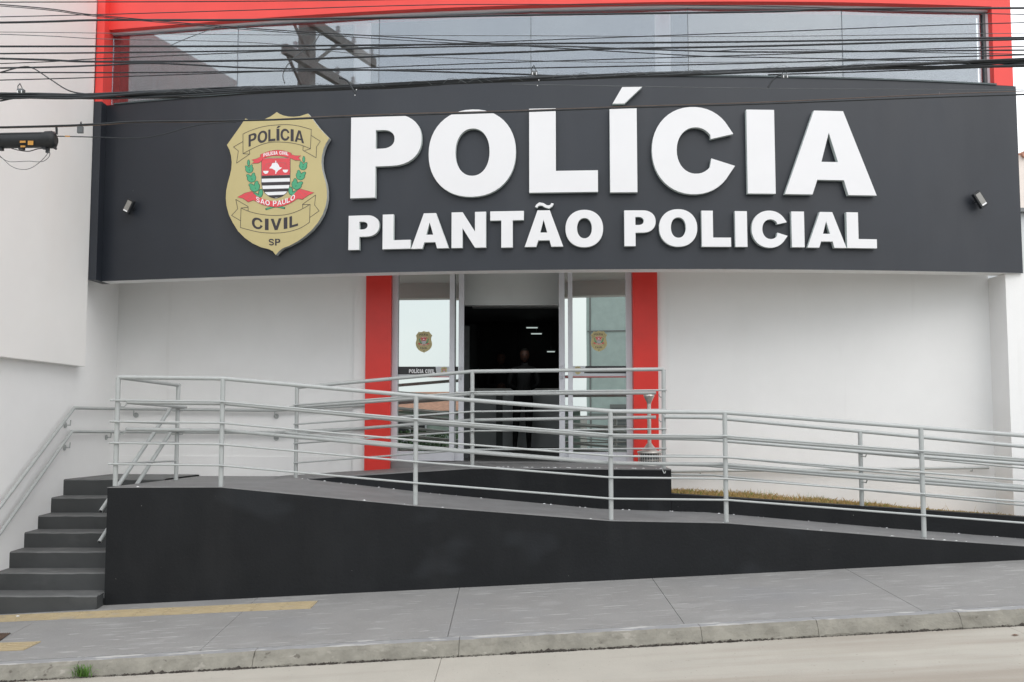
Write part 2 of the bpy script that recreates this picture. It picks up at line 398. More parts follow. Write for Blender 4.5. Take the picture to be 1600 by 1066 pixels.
def glyph(ch, k=1.0):
    if ch == 'P':
        s = .355 * k; t = .185 * k
        y0 = .375 + (1 - k) * .03
        out = [(0, 0), (0, 1)] + [(.55, 1)] + arc(.58, (1 + y0) / 2, .42, (1 - y0) / 2, 90, -90, 18, .9) + [(s, y0), (s, 0)]
        ho = [(s, y0 + t + .03), (s, 1 - t)] + [(.45, 1 - t)] + arc(.45, (1 + y0 + .03) / 2, max(.05, .99 - .37 * k - .45), (1 - y0 - .03) / 2 - t, 90, -90, 12, .9)
        return [out, ho]
    if ch == 'O':
        return [arc(.5, .5, .5, .5, 0, 359.9, 48, .93)[:-1], arc(.505, .51, .5 - .305 * k, .5 - .23 * k, 0, 359.9, 40, .93)[:-1]]
    if ch == 'L': return [[(0, 0), (0, 1), (.39 * k, 1), (.39 * k, .255 * k), (1, .255 * k), (1, 0)]]
    if ch == 'I': return [[(0, 0), (0, 1), (1, 1), (1, 0)]]
    if ch == 'C':
        o = arc(.5, .5, .5, .5, 24, 336, 40, .95)
        o[0] = (.985, .69); o[-1] = (1.0, .325)
        i_ = arc(.53, .5, .5 - .27 * k, .5 - .235 * k, -35, -329, 30, .95)
        i_[0] = (1 - .285 * k, .41); i_[-1] = (1 - .29 * k, .63)
        return [o + i_]
    if ch == 'A':
        a = .31 * k
        return [[(0, 0), (.335 - (1 - k) * .4 * .8, 1), (.655 + (1 - k) * .1 * .8, 1), (1, 0), (1 - a, 0), (1 - a - .045, .175), (a + .045, .175), (a - .01, 0)] if k > .95 else
                [(0, 0), (.5 - .16 * k, 1), (.5 + .16 * k, 1), (1, 0), (1 - a, 0), (1 - a - .06, .2), (a + .06, .2), (a, 0)],
                [(.405, .39), (.492, .737), (.585, .39)] if k > .95 else [(a + .12, .2 + .17 * k), (.5, .76), (1 - a - .12, .2 + .17 * k)]]
    if ch == 'N':
        s = .32 * k
        return [[(0, 0), (0, 1), (s, 1), (1 - s, .45), (1 - s, 1), (1, 1), (1, 0), (1 - s, 0), (s, .55), (s, 0)]]
    if ch == 'T': return [[(.5 - .17 * k, 0), (.5 - .17 * k, 1 - .255 * k), (0, 1 - .255 * k), (0, 1), (1, 1), (1, 1 - .255 * k), (.5 + .17 * k, 1 - .255 * k), (.5 + .17 * k, 0)]]
    if ch == 'V': return [[(0, 1), (.34 * k, 1), (.5, .34), (1 - .34 * k, 1), (1, 1), (.5 + .17 * k, 0), (.5 - .17 * k, 0)]]
    if ch == 'U':
        s = .3 * k
        return [[(0, 1), (s, 1), (s, .38)] + arc(.5, .38, .5 - s, .38 - .22 * k, 180, 360, 12) + [(1 - s, 1), (1, 1), (1, .38)] + arc(.5, .38, .5, .38, 0, -180, 14)]
    if ch == 'S':
        w = .23 * k
        pts = [(.88, .71)] + arc(.5, .74, .36, .26 - w / 2, 20, 180, 9)[1:] + [(.16, .66), (.26, .57), (.5, .51), (.76, .43), (.86, .32)] + arc(.5, .26, .36, .26 - w / 2, 0, -165, 9)[1:]
        return [stroke(pts, w * 1.15, w)]
ACUTE = [(.0, 0), (.33, 1), (1, 1), (.40, 0)]
TILDE = stroke([(.06, .30), (.12, .55), (.25, .72), (.42, .66), (.58, .42), (.74, .32), (.88, .50), (.94, .78)], .13, .42)

# ================================================================== GROUND
# lines of the sloping street, read on the wall foot and the kerb
W0, W1 = U(163, 946, 9.6), U(1600, 875, 9.6)
K0, K1 = U(0, 1040, 7.75), U(1600, 951.8, 7.7)
KB0, KB1 = U(0, 1066, 7.70), U(1600, 977.6, 7.65)
def wallfoot(x): return lerp(W0, W1, (x - W0.x) / (W1.x - W0.x))
def kerbtop(x): return lerp(K0, K1, (x - K0.x) / (K1.x - K0.x))
def kerbfoot(x): return lerp(KB0, KB1, (x - KB0.x) / (KB1.x - KB0.x))
def walk(x, y):
    a, b = wallfoot(x), kerbtop(x); t = (y - b.y) / (a.y - b.y)
    return b.z + (a.z - b.z) * t
def road(x, y):
    b = kerbfoot(x); return b.z + 0.012 * min(8, (b.y - y)) if y > -6 else b.z + .16
# terrain sheet to the horizon, under everything
g = MB(); xs = [-300, -60, -14, -6, 0, 6, 14, 60, 300]; ys = [-300, -60, -20, -6, 0, 7, 9, 14, 30, 80, 300]
for i in range(len(xs) - 1):
    for j in range(len(ys) - 1):
        q = [(xs[i], ys[j]), (xs[i + 1], ys[j]), (xs[i + 1], ys[j + 1]), (xs[i], ys[j + 1])]
        g.add([(a, b, kerbfoot(max(-14, min(14, a))).z - .35) for a, b in q], [(0, 1, 2, 3)])
g.build('ground', 'joint', kind='structure')

KW = 0.13                                         # kerb stone width
joints = [-8.4, -6.42, -4.47, -2.52, -0.52, 1.39, 3.31, 5.25, 7.2, 9.2, 11.2]
sw = MB()
def sheet(mb, x0, x1, y0f, y1f, zf, th, n=2, g=0.0):
    """slab between two x, y ranges given by functions of x"""
    pts = []
    for dz in (-th, 0):
        for (x, yf) in ((x0, y0f), (x1, y0f), (x1, y1f), (x0, y1f)):
            y = yf(x); pts.append(Vector((x, y, zf(x, y) + dz)))
    mb.hexa(pts)
base = MB(); sheet(base, -12, 14, lambda x: kerbtop(x).y + KW, lambda x: 9.75 if x > -4.2 else 9.75, lambda x, y: walk(x, y) - .02, .2)
sidewalk = base.build('sidewalk', 'joint', kind='structure')
for a, b in zip(joints, joints[1:]):
    # joints lie askew: far end shifted slightly
    s_ = MB(); ga = .0017
    f0, f1 = 0.03, -0.02
    p = []
    for dz in (-.018, 0):
        for (x, yy) in ((a + ga, 0), (b - ga, 0), (b - ga, 1), (a + ga, 1)):
            y = kerbtop(x).y + KW + .004 if yy == 0 else 9.74
            p.append(Vector((x, y, walk(x, y) + dz)))
    s_.hexa(p)
    s_.build('slab', 'walk', sidewalk, bevel=0.004)
# kerb
kj = [-11, -8.6, -6.1, -3.45, -2.05, -0.42, 1.5, 2.42, 3.55, 4.55, 6.6, 9, 11.5]
kerb = thing('kerb', (0, 7.7, kerbfoot(0).z - .2), None, None); tag(kerb, kind='structure')
rk = random.Random(3)
for a, b in zip(kj, kj[1:]):
    k_ = MB(); n = max(6, int((b - a) / .05)); ga = .002
    rows = []
    for i in range(n + 1):
        x = lerp(a + ga, b - ga, i / n); t = kerbtop(x); f = kerbfoot(x)
        w = .004
        chip = rk.random() ** 5 * .022
        rows.append([Vector((x, t.y + KW, t.z - .25)), Vector((x, f.y + rk.uniform(-w, w), f.z - .25)), Vector((x, f.y + rk.uniform(-w, w) - .004, f.z + .012 + rk.uniform(-.01, .012))),
                     Vector((x, lerp(f.y, t.y, .5) + rk.uniform(-w, w), lerp(f.z, t.z, .55))), Vector((x, t.y - .008 + rk.uniform(-w, w) + chip * .4, t.z - .022 - chip)),
                     Vector((x, t.y + .016 + rk.uniform(-w, w) + chip, t.z - .002 + rk.uniform(-.0015, .0015))), Vector((x, t.y + KW, t.z - .001))])
    vs = [v for r_ in rows for v in r_]; m_ = 7; fs = []
    for i in range(n):
        for j in range(m_):
            j2 = (j + 1) % m_
            fs.append((i * m_ + j, i * m_ + j2, (i + 1) * m_ + j2, (i + 1) * m_ + j))
    fs.append(tuple(range(m_))[::-1]); fs.append(tuple((n) * m_ + j for j in range(m_)))
    k_.add(vs, fs, 0, False)
    for q in range(n * m_): k_.m[q] = 1 if q % m_ == 5 else 0
    k_.build('kerb_stone', ['kerb', 'walk_edge'], kerb)
# dirt in the gutter line
dl = MB()
for i in range(3800):
    x = rk.uniform(-6, 6); f = kerbfoot(x); sz = rk.uniform(.002, .008) * (1.9 if rk.random() < .06 else 1) * (.6 + .7 * (math.sin(x * 3.1) * math.sin(x * 1.3 + 2) > -.1))
    c = Vector((x, f.y - rk.uniform(-.002, .022), f.z + rk.uniform(-.006, .010))); 
    dl.add([c + Vector((sz * 1.6, 0, 0)), c + Vector((0, sz, 0)), c + Vector((-sz * 1.7, 0, 0)), c + Vector((0, -sz, 0)), c + Vector((0, 0, sz * 1.1))], [(0, 1, 4), (1, 2, 4), (2, 3, 4), (3, 0, 4)])
dl.build('gutter_dirt', 'moss', kind='stuff', label='dark crumbs of dirt lying in the gutter along the foot of the kerb')
# road slabs
roadb = MB(); sheet(roadb, -40, 40, lambda x: -12, lambda x: kerbfoot(x).y + .05, lambda x, y: road(x, y) - .03, .2)
rd = roadb.build('road', 'joint', kind='structure')
rj = [-14, -9.2, -4.9, -.555, 3.9, 8.3, 13]
yj = [-12, -8, -3.5, 1.5, 5.2, None]
for a, b in zip(rj, rj[1:]):
    for ya, yb in zip(yj, yj[1:]):
        s_ = MB(); ga = .002
        sheet(s_, a + ga, b - ga, lambda x: ya + ga, (lambda x: yb - ga) if yb is not None else (lambda x: kerbfoot(x).y - .012), road, .03)
        s_.build('road_slab', 'road', rd)
# tactile strips (yellow), at their place on the sidewalk
def ground_pt(px, py):
    r = ray(px, py); y = 8.5
    for _ in range(50): y = (walk(r.x * y, y) - CZ) / r.z
    return Vector((r.x * y, y, walk(r.x * y, y)))
def walk_patch(pxs, dz, th=.004):
    c = [ground_pt(*q) for q in pxs]
    mb = MB(); mb.hexa([p + Vector((0, 0, -.004)) for p in c] + [p + Vector((0, 0, dz)) for p in c]); return mb, c
def tactile(a, b, c, d, n, label):
    """a,b near edge left to right, c,d far edge right to left (pixels on the ground)"""
    A, B, C_, D_ = ground_pt(*a), ground_pt(*b), ground_pt(*c), ground_pt(*d)
    root = thing('tactile_strip', (A + B + C_ + D_) / 4, label, 'tactile paving', 'yellow tactile paving strips')
    for i in range(n):
        t0, t1 = i / n + .0004, (i + 1) / n - .0004
        p, q, r_, s_ = A.lerp(B, t0), A.lerp(B, t1), D_.lerp(C_, t1), D_.lerp(C_, t0)
        mb = MB(); z = Vector((0, 0, 1))
        mb.hexa([v - z * .003 for v in (p, q, r_, s_)] + [v + z * .006 for v in (p, q, r_, s_)])
        for k in range(4):                              # raised guide bars
            u0, u1 = .12 + k * .22, .12 + k * .22 + .1
            pts = [p.lerp(s_, u0).lerp(q.lerp(r_, u0), .06), p.lerp(s_, u0).lerp(q.lerp(r_, u0), .94), p.lerp(s_, u1).lerp(q.lerp(r_, u1), .94), p.lerp(s_, u1).lerp(q.lerp(r_, u1), .06)]
            mb.hexa([v + z * .0055 for v in pts] + [v + z * .010 for v in pts])
        mb.build('tile', 'yellow', root)
tactile((-160, 979), (485, 951), (497, 939.5), (-120, 968), 14, 'long faded yellow tactile strip on the sidewalk beside the stairs and ramp wall')
tactile((-260, 1029), (37, 1016), (64, 1003), (-200, 1013), 6, 'short yellow tactile strip near the kerb at the lower left corner')
# drain grate
gc = [ground_pt(-20, 1003), ground_pt(-2, 1003), ground_pt(17, 990), ground_pt(-10, 990.5)]
gr = thing('drain_grate', gc[0], 'small rusty iron drain grate set in the grey sidewalk at left', 'drain grate')
mb = MB(); mb.hexa([p - Vector((0, 0, .003)) for p in gc] + [p + Vector((0, 0, .003)) for p in gc]); mb.build('frame', 'rubber', gr)
for k in range(8):
    t = (k + .25) / 8; t2 = t + .05
    pp = [gc[0].lerp(gc[1], t), gc[0].lerp(gc[1], t2), gc[3].lerp(gc[2], t2), gc[3].lerp(gc[2], t)]
    mb = MB(); mb.hexa([p + Vector((0, 0, .0025)) for p in pp] + [p + Vector((0, 0, .009)) for p in pp]); mb.build('bar', 'cable_rust', gr)

# ================================================================== RAMP, LANDING, STAIRS
Y2T = [(-3.4, 11.47), (-2.83, 11.4), (-.44, 10.95), (1.757, 10.6), (5.6, 10.33), (9, 10.2)]
def y2(x): return interp(x, Y2T)
frontpx = [(168, 761.5), (345, 761), (649, 790), (955, 813.5), (1135, 817.0), (1444, 842), (1600, 853)]
ZF = [(U(a, b, 9.6).x, U(a, b, 9.6).z) for a, b in frontpx]
XL = ZF[0][0]
ZF += [(7.6, ZF[-1][1] - (7.6 - ZF[-1][0]) * .075), (9.0, ZF[-1][1] - (9 - ZF[-1][0]) * .075)]
def zf(x): return interp(x, ZF)
ZBACK = CZ - .87
def zdeck(x, y):
    z = zf(x)
    if x < -2.6:
        t = max(0, min(1, (y - 9.6) / 2.9)); k = max(0, min(1, (-x - 2.6) / .3)); z -= .085 * t * k
    return z
ZPL = CZ - .656
def zinner(x):
    return interp(x, [(-5.3, ZBACK + .02), (-2.95, CZ - .845), (-.44, CZ - .662), (1.757, ZPL)])
ramp_ = thing('access_ramp', (0, 9.6, 0), 'black painted concrete access ramp with grey deck rising left in front of the station', 'ramp')
def xs_between(a, b, st=.3):
    n = max(1, int(round((b - a) / st))); return [lerp(a, b, i / n) for i in range(n + 1)]
# front wall
mb = MB(); X = sorted(set(xs_between(XL, 9.0, .25) + [z[0] for z in ZF if z[0] <= 9]))
for a, b in zip(X, X[1:]):
    za, zb = zf(a) - .004, zf(b) - .004
    ba, bb = wallfoot(a).z - .15, wallfoot(b).z - .15
    mb.add([(a, 9.6, ba), (b, 9.6, bb), (b, 9.6, zb), (a, 9.6, za), (a, 9.75, ba), (b, 9.75, bb), (b, 9.75, zb), (a, 9.75, za)],
           [(0, 1, 2, 3), (5, 4, 7, 6)])
mb.add([(XL, 9.6, -.6), (XL, 12.4, -.6), (XL, 12.4, zf(XL) - .07), (XL, 11, zf(XL) - .047), (XL, 9.6, zf(XL) - .004)], [(4, 3, 2, 1, 0)])
mb.build('front_wall', 'black', ramp_)
# deck: front lane and landing, with a thickness that laps over the wall (uneven edge)
mb = MB(); rr = random.Random(5)
X = sorted(set(xs_between(XL - .002, 9.0, .12) + [z[0] for z in ZF if z[0] <= 9]))
for i, (a, b) in enumerate(zip(X, X[1:])):
    def yb(x): return yw(x) + .02 if x < -2.85 else y2(x)
    ed = [9.592, 9.592]
    for (y0, y1) in ((0, .5), (.5, 1)):
        P = []
        for x in (a, b):
            Y0 = lerp(9.597, yb(x), y0); Y1 = lerp(9.597, yb(x), y1)
            P.append((Vector((x, Y0, zdeck(x, Y0))), Vector((x, Y1, zdeck(x, Y1)))))
        mb.add([P[0][0], P[1][0], P[1][1], P[0][1]], [(0, 1, 2, 3)], 0, True)
    P = [Vector((x, 9.597, zdeck(x, 9.6))) for x in (a, b)]
    mb.add([P[0] - Vector((0, 0, .006)), P[1] - Vector((0, 0, .006)), P[1], P[0]], [(0, 1, 2, 3)], 0)
mb.build('deck', 'deck', ramp_)
# second (inner) wall, its top slab, inner ramp and door platform
mb = MB(); X = sorted(set(xs_between(-2.95, 1.757, .25)))
for a, b in zip(X, X[1:]):
    mb.add([(a, y2(a), -.5), (b, y2(b), -.5), (b, y2(b), zinner(b) - .004), (a, y2(a), zinner(a) - .004)], [(0, 1, 2, 3)])
mb.add([(1.757, y2(1.757), -.5), (1.757, 12.4, -.5), (1.757, 12.4, ZPL - .004), (1.757, y2(1.757), ZPL - .004)], [(0, 1, 2, 3)])
mb.build('inner_wall', 'black', ramp_)
mb = MB()
for a, b in zip(X, X[1:]):
    za, zb = zinner(a), zinner(b)
    mb.add([(a, y2(a) - .003, za), (b, y2(b) - .003, zb), (b, yw(b) + .3, zb), (a, yw(a) + .3, za)], [(0, 1, 2, 3)], 0, True)
    mb.add([(a, y2(a) - .003, za - .012), (b, y2(b) - .003, zb - .012), (b, y2(b) - .003, zb), (a, y2(a) - .003, za)], [(0, 1, 2, 3)])
mb.build('inner_deck', 'deck', ramp_)
# curb to the right of the platform, the rear edge of the lane
CT = [U(1047, 771.6, 10.6), U(1280, 787, 10.47), U(1600, 808, 10.33)]
CTZ = [(p.x, p.z) for p in CT] + [(9.0, CT[-1].z - (9 - CT[-1].x) * .07)]
def zcurb(x): return interp(x, CTZ)
mb = MB(); X = xs_between(1.76, 9.0, .25)
for a, b in zip(X, X[1:]):
    mb.hexa([Vector((a, y2(a), -.5)), Vector((b, y2(b), -.5)), Vector((b, y2(b) + .14, -.5)), Vector((a, y2(a) + .14, -.5)),
             Vector((a, y2(a), zcurb(a))), Vector((b, y2(b), zcurb(b))), Vector((b, y2(b) + .14, zcurb(b))), Vector((a, y2(a) + .14, zcurb(a)))])
mb.build('rear_curb', 'black', ramp_)
# pale crumbs of old plaster along painted edges
mb = MB()
for k in range(120):
    if k < 50: x = rr.uniform(-2.5, 8); p = Vector((x, y2(x) - rr.uniform(.005, .05), zf(x) + .002))
    elif k < 100: x = rr.uniform(-.4, 1.74); p = Vector((x, y2(x) + rr.uniform(0, .05), ZPL + .002))
    else: x = rr.uniform(-4, 6); p = Vector((x, 9.6 + rr.uniform(.0, .03), zf(x) + .001))
    s_ = rr.uniform(.003, .010)
    mb.add([p + Vector((-s_ * 1.8, 0, 0)), p + Vector((0, -s_, 0)), p + Vector((s_ * 2, 0, 0)), p + Vector((0, s_, 0)), p + Vector((0, 0, s_ * .8))], [(0, 1, 4), (1, 2, 4), (2, 3, 4), (3, 0, 4)])
mb.build('plaster_crumbs', 'bwhite', ramp_, kind='stuff')

# stairs
fr = [748.6, 777.5, 805.6, 832, 862, 895, 931]
stair = thing('staircase', (-4.65, 9.4, 0), 'flight of dark grey painted concrete steps between the white side wall and the ramp', 'stairs')
Ys = [11.17 - .2867 * k for k in range(7)]
Zs = [U(0, f_, y_).z for f_, y_ in zip(fr, Ys)]
for k in range(7):
    z, y = Zs[k], Ys[k]
    ye = 12.6 if k == 0 else Ys[k - 1] + .01
    zb = (Zs[k + 1] - .02) if k < 6 else -.6
    wob = [rr.uniform(-.006, .006) for _ in range(14)]
    mb = MB(); n = 13; x0, x1 = -5.28, XL - .002
    if k == 6: x1 = -4.045; ye = 9.602
    # riser with a slightly wavy worn nosing, tread on top
    for i in range(n):
        a, b = lerp(x0, x1, i / n), lerp(x0, x1, (i + 1) / n)
        za, zb_ = z + wob[i] * .5, z + wob[i + 1] * .5
        zr = .07 if k == 0 else 0
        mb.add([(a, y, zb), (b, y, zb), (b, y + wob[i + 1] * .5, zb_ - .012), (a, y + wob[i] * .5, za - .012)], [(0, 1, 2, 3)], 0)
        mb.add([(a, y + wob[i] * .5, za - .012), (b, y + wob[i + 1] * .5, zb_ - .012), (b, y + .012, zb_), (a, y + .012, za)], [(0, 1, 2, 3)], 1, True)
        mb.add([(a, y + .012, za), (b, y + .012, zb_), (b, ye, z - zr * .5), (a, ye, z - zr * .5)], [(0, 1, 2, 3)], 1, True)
    if k == 6:
        mb.add([(x1, y, zb), (x1, 9.6, zb), (x1, 9.6, z), (x1, y, z - .01)], [(0, 1, 2, 3)], 0)
        mb.add([(x0, 9.6, z), (XL - .002, 9.6, z), (XL - .002, Ys[5] + .01, z), (x0, Ys[5] + .01, z)], [(0, 1, 2, 3)], 1)
    mb.build('step', ['riser', 'tread'], stair)

# ================================================================== BUILDING
st = thing('police_station', (0, 11, 0), 'police station with bowed black fascia, red frame, mirrored upper window and white walls', 'building')
def curved_box(mb, x0, x1, o0, o1, z0, z1, mi=0, n=None, mf=None, mk=None):
    """box following the bowed plan; o0,o1 = offsets behind the front line"""
    n = n or max(1, int((x1 - x0) / .25)); X = [lerp(x0, x1, i / n) for i in range(n + 1)]
    for a, b in zip(X, X[1:]):
        p = [Vector((x, D(x) + o, z)) for z in (z0, z1) for (x, o) in ((a, o0), (b, o0), (b, o1), (a, o1))]
        mb.add(p, [(0, 1, 5, 4)], mi, True); mb.add(p, [(2, 3, 7, 6)], mi if mk is None else mk, True)
        mb.add(p, [(3, 2, 1, 0)], mf if mf is not None else mi); mb.add(p, [(4, 5, 6, 7)], mi)
    for x, s_ in ((x0, 1), (x1, -1)):
        p = [Vector((x, D(x) + o0, z0)), Vector((x, D(x) + o1, z0)), Vector((x, D(x) + o1, z1)), Vector((x, D(x) + o0, z1))]
        mb.add(p, [(3, 2, 1, 0) if s_ > 0 else (0, 1, 2, 3)], mi)
    return mb
XF0, XF1 = -4.995, 5.845
f_ = MB(); curved_box(f_, XF0, XF1, 0, .24, ZB, ZT, 0, 60, 1, 1)
f_.build('fascia', ['fascia', 'white'], st)
mb = MB(); mb.box(-5.09, XF0 - .001, D(XF0) - .15, D(XF0) + .24, ZB - .002, ZT, 0); mb.build('fascia_return', ['fascia'], st)
# metal capping on top of the fascia, below the glass
mb = MB(); curved_box(mb, -4.90, 5.60, -.014, .10, ZT + .001, ZT + .018, 0, 60); mb.build('capping', 'metal', st)
# red frame round the upper window
rz0 = ZT + .002
def xof(px, py, off=0): return onfront(px, py, off).x
xri = xof(1549, 60, .03)          # inner right edge
xli = xof(168, 60, .03)
ztop = onfront(900, 6, 0).z
mb = MB()
curved_box(mb, XF0 - .0, xli, 0, .34, rz0, ztop + 1.4, 0, 2)
mb.build('frame_jamb', 'red_frame', st); mb = MB()
curved_box(mb, xri, XF1 - .03, 0, .34, rz0, ztop + 1.4, 0, 3)
mb.build('frame_jamb', 'red_frame', st)
def headz(x): return ztop + .075 * max(0, abs(x - .7) / 4.9) ** 1.6
def header(mb, x0, x1, o0, o1, zlo, zhi, n=60):
    X = [lerp(x0, x1, i / n) for i in range(n + 1)]
    for a, b in zip(X, X[1:]):
        mb.hexa([Vector((x, D(x) + o, headz(x) + zlo)) for x, o in ((a, o0), (b, o0), (b, o1), (a, o1))] + [Vector((x, D(x) + o, (headz(x) + zhi) if zhi < 1 else ztop + zhi)) for x, o in ((a, o0), (b, o0), (b, o1), (a, o1))])
mb = MB(); header(mb, xli + .0005, xri - .0005, 0, .34, 0, 1.4); mb.build('frame_header', 'red_frame', st)
mb = MB(); mb.box(-5.09, XF0 - .001, D(XF0) - .13, D(XF0) + .34, rz0, ztop + 1.4, 0); mb.build('frame_return', 'red_frame', st)
# upper window: six flat panes in a bowed row
seams = [168.5, 372, 592.5, 829.6, 1075, 1316, 1549]
win = MB(); OG = .12
SX = [onfront(q, 60, OG).x for q in seams]; SX[0] = xli + .035; SX[-1] = xri - .05
header(win, xli + .001, xri - .001, OG - .03, OG + .03, -.022, -.002)
win.box(xli + .001, xli + .033, D(xli) + .09, D(xli) + OG + .03, ZT + .02, ztop - .0235)
win.box(xri - .03, xri - .001, D(xri) + .09, D(xri) + OG + .03, ZT + .02, ztop + .03)
wo_ = win.build('window', 'alu', st)
win2 = MB(); win2.box(xri - .062, xri - .032, D(xri) + .09, D(xri) + OG + .03, ZT + .02, ztop + .03); win2.build('dark_mullion', 'cable_grey', wo_)
for a, b in zip(SX, SX[1:]):
    A = Vector((a + .003, D(a) + OG, 0)); B = Vector((b - .003, D(b) + OG, 0))
    t = (B - A).normalized(); n_ = Vector((t.y, -t.x, 0))
    mb = MB(); z0, z1 = ZT + .02, ztop + .2
    mb.hexa([A + Vector((0, 0, z0)), B + Vector((0, 0, z0)), B - n_ * .008 + Vector((0, 0, z0)), A - n_ * .008 + Vector((0, 0, z0)),
             A + Vector((0, 0, z1)), B + Vector((0, 0, z1)), B - n_ * .008 + Vector((0, 0, z1)), A - n_ * .008 + Vector((0, 0, z1))])
    mb.build('pane', 'glass_top', wo_)
for q in SX[1:-1]:
    mb = MB(); mb.box(q - .0025, q + .0025, D(q) + OG - .004, D(q) + OG + .02, ZT + .02, ztop + .03); mb.build('seam', 'cable_grey', wo_)
# upper floor inside: slab, back wall, two columns
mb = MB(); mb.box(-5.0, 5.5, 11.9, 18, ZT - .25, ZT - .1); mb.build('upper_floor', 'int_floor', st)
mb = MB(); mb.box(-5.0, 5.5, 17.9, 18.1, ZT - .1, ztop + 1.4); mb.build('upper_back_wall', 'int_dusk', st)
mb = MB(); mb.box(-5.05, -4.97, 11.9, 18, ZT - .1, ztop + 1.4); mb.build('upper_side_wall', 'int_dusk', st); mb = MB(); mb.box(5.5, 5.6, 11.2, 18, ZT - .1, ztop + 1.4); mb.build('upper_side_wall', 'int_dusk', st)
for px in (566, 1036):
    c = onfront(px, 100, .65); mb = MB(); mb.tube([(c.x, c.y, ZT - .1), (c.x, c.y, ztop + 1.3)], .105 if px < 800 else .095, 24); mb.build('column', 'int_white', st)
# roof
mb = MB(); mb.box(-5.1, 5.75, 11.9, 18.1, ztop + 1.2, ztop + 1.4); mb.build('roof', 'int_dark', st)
# canopy ceiling behind the fascia
mb = MB(); n = 30
for i in range(n):
    a, b = lerp(-5.2, 5.75, i / n), lerp(-5.2, 5.75, (i + 1) / n)
    p = [Vector((a, D(a) + .24, 0)), Vector((b, D(b) + .24, 0)), Vector((b, yw(b) + .1, 0)), Vector((a, yw(a) + .1, 0))]
    mb.hexa([v + Vector((0, 0, CZ + 1.76)) for v in p] + [v + Vector((0, 0, CZ + 1.9)) for v in p])
mb.build('canopy_ceiling', 'white', st)
# ground floor walls (left of the doors, right of the doors), on the line yw
def wall_piece(mb, x0, x1, z0, z1, o0, o1, mi=0):
    p = [Vector((x0, yw(x0) + o0, 0)), Vector((x1, yw(x1) + o0, 0)), Vector((x1, yw(x1) + o1, 0)), Vector((x0, yw(x0) + o1, 0))]
    mb.hexa([v + Vector((0, 0, z0)) for v in p] + [v + Vector((0, 0, z1)) for v in p], mi)
xa = onwall(572, 600).x; xb = onwall(611.5, 600).x; xc = onwall(988.5, 600).x; xd = onwall(1027, 600).x
ZC = CZ + 1.765
mb = MB(); wall_piece(mb, -5.3, xa - .16, -.3, ZC, 0, .2); mb.build('wall', 'white', st)
mb = MB(); wall_piece(mb, xd + .12, 5.66, -.3, ZC, 0, .2); mb.build('wall', 'white', st)
mb = MB(); wall_piece(mb, xa - .1595, xa - .0005, -.3, ZC, -.035, .2); mb.build('white_pilaster', 'white', st)
mb = MB(); wall_piece(mb, xd + .0005, xd + .1195, -.3, ZC, -.035, .2); mb.build('white_pilaster', 'white', st)
for (p0, p1) in ((xa, xb), (xc, xd)):
    mb = MB(); wall_piece(mb, p0, p1, ZPL - .3, ZC, -.09, .2); mb.build('red_pilaster', 'red', st, bevel=.004)
# right end column in front, white
mb = MB(); mb.box(5.66, 7.4, 10.86, 12.2, -.3, ZB - .003); mb.build('end_column', 'white', st)
# low step of render at the wall foot (left)
mb = MB(); wall_piece(mb, -5.2, xa - .17, .2, CZ - .60, -.012, -.0005); mb.build('plinth', 'white', st)

# doors ------------------------------------------------------------
DO = .03                                              # door plane behind the wall line
def dpt(px, py, off=DO): return onwall(px, py, off)
def dx(px): return dpt(px, 600).x
ZDB, ZDT = ZPL + .0, dpt(800, 424).z + .06
door = thing('entrance_door', (dpt(800, 600).x, dpt(800, 600).y, ZPL), 'white framed sliding glass entrance doors standing open between two red pilasters', 'door')
def dbox(name, mname, px0, px1, z0, z1, o0, o1, parent=door, bev=0.0, **k):
    mb = MB(); wall_piece(mb, dx(px0), dx(px1), z0, z1, DO + o0, DO + o1); return mb.build(name, mname, parent, bevel=bev, **k)
def zpx(py, px=800): return dpt(px, py).z
dbox('frame_stile', 'alu', 612, 621.5, ZDB, ZDT, -.02, .08, bev=.003)
dbox('frame_stile', 'alu', 978.5, 988, ZDB, ZDT, -.02, .08, bev=.003)
dbox('head_rail', 'alu', 611.8, 988.2, ZDT, ZDT + .06, -.02, .08)
def leaf(x0, xg0, xg1, x1, o, film, mirror=False):
    """fixed side leaf: stile, rails, mirrored glass"""
    lf = dbox('leaf_frame', 'alu', x0, x1, ZDB + .012, ZDB + .13, o, o + .035)
    dbox('top_rail', 'alu', x0, x1, ZDT - .05, ZDT - .001, o, o + .035, lf)
    if xg1 < x1: dbox('stile', 'alu', xg1, x1, ZDB + .131, ZDT - .051, o, o + .035, lf, bev=.002)
    if xg0 > x0: dbox('stile', 'alu', x0, xg0, ZDB + .131, ZDT - .051, o, o + .035, lf, bev=.002)
    mb = MB(); wall_piece(mb, dx(xg0), dx(xg1), ZDB + .131, ZDT - .051, DO + o + .012, DO + o + .018); mb.build('pane', 'glass_door', lf)
    return lf
lf1 = leaf(621.6, 621.6, 702, 710, .0, 1)
lf2 = leaf(888, 895, 978.4, 978.4, .0, 1)
# sliding leaves, pushed open behind the fixed ones
lf3 = leaf(640, 640, 716, 724.5, .045, 0)
lf4 = leaf(874, 883, 960, 960, .045, 0)
for px, lf in ((720, lf3), (878.5, lf4)):
    mb = MB(); x = dx(px); y = yw(x) + DO + .045 - .03
    mb.tube([(x, y + .03, zpx(572)), (x, y, zpx(573)), (x, y, zpx(591)), (x, y + .03, zpx(592))], .008, 8); mb.build('handle', 'alu', lf)
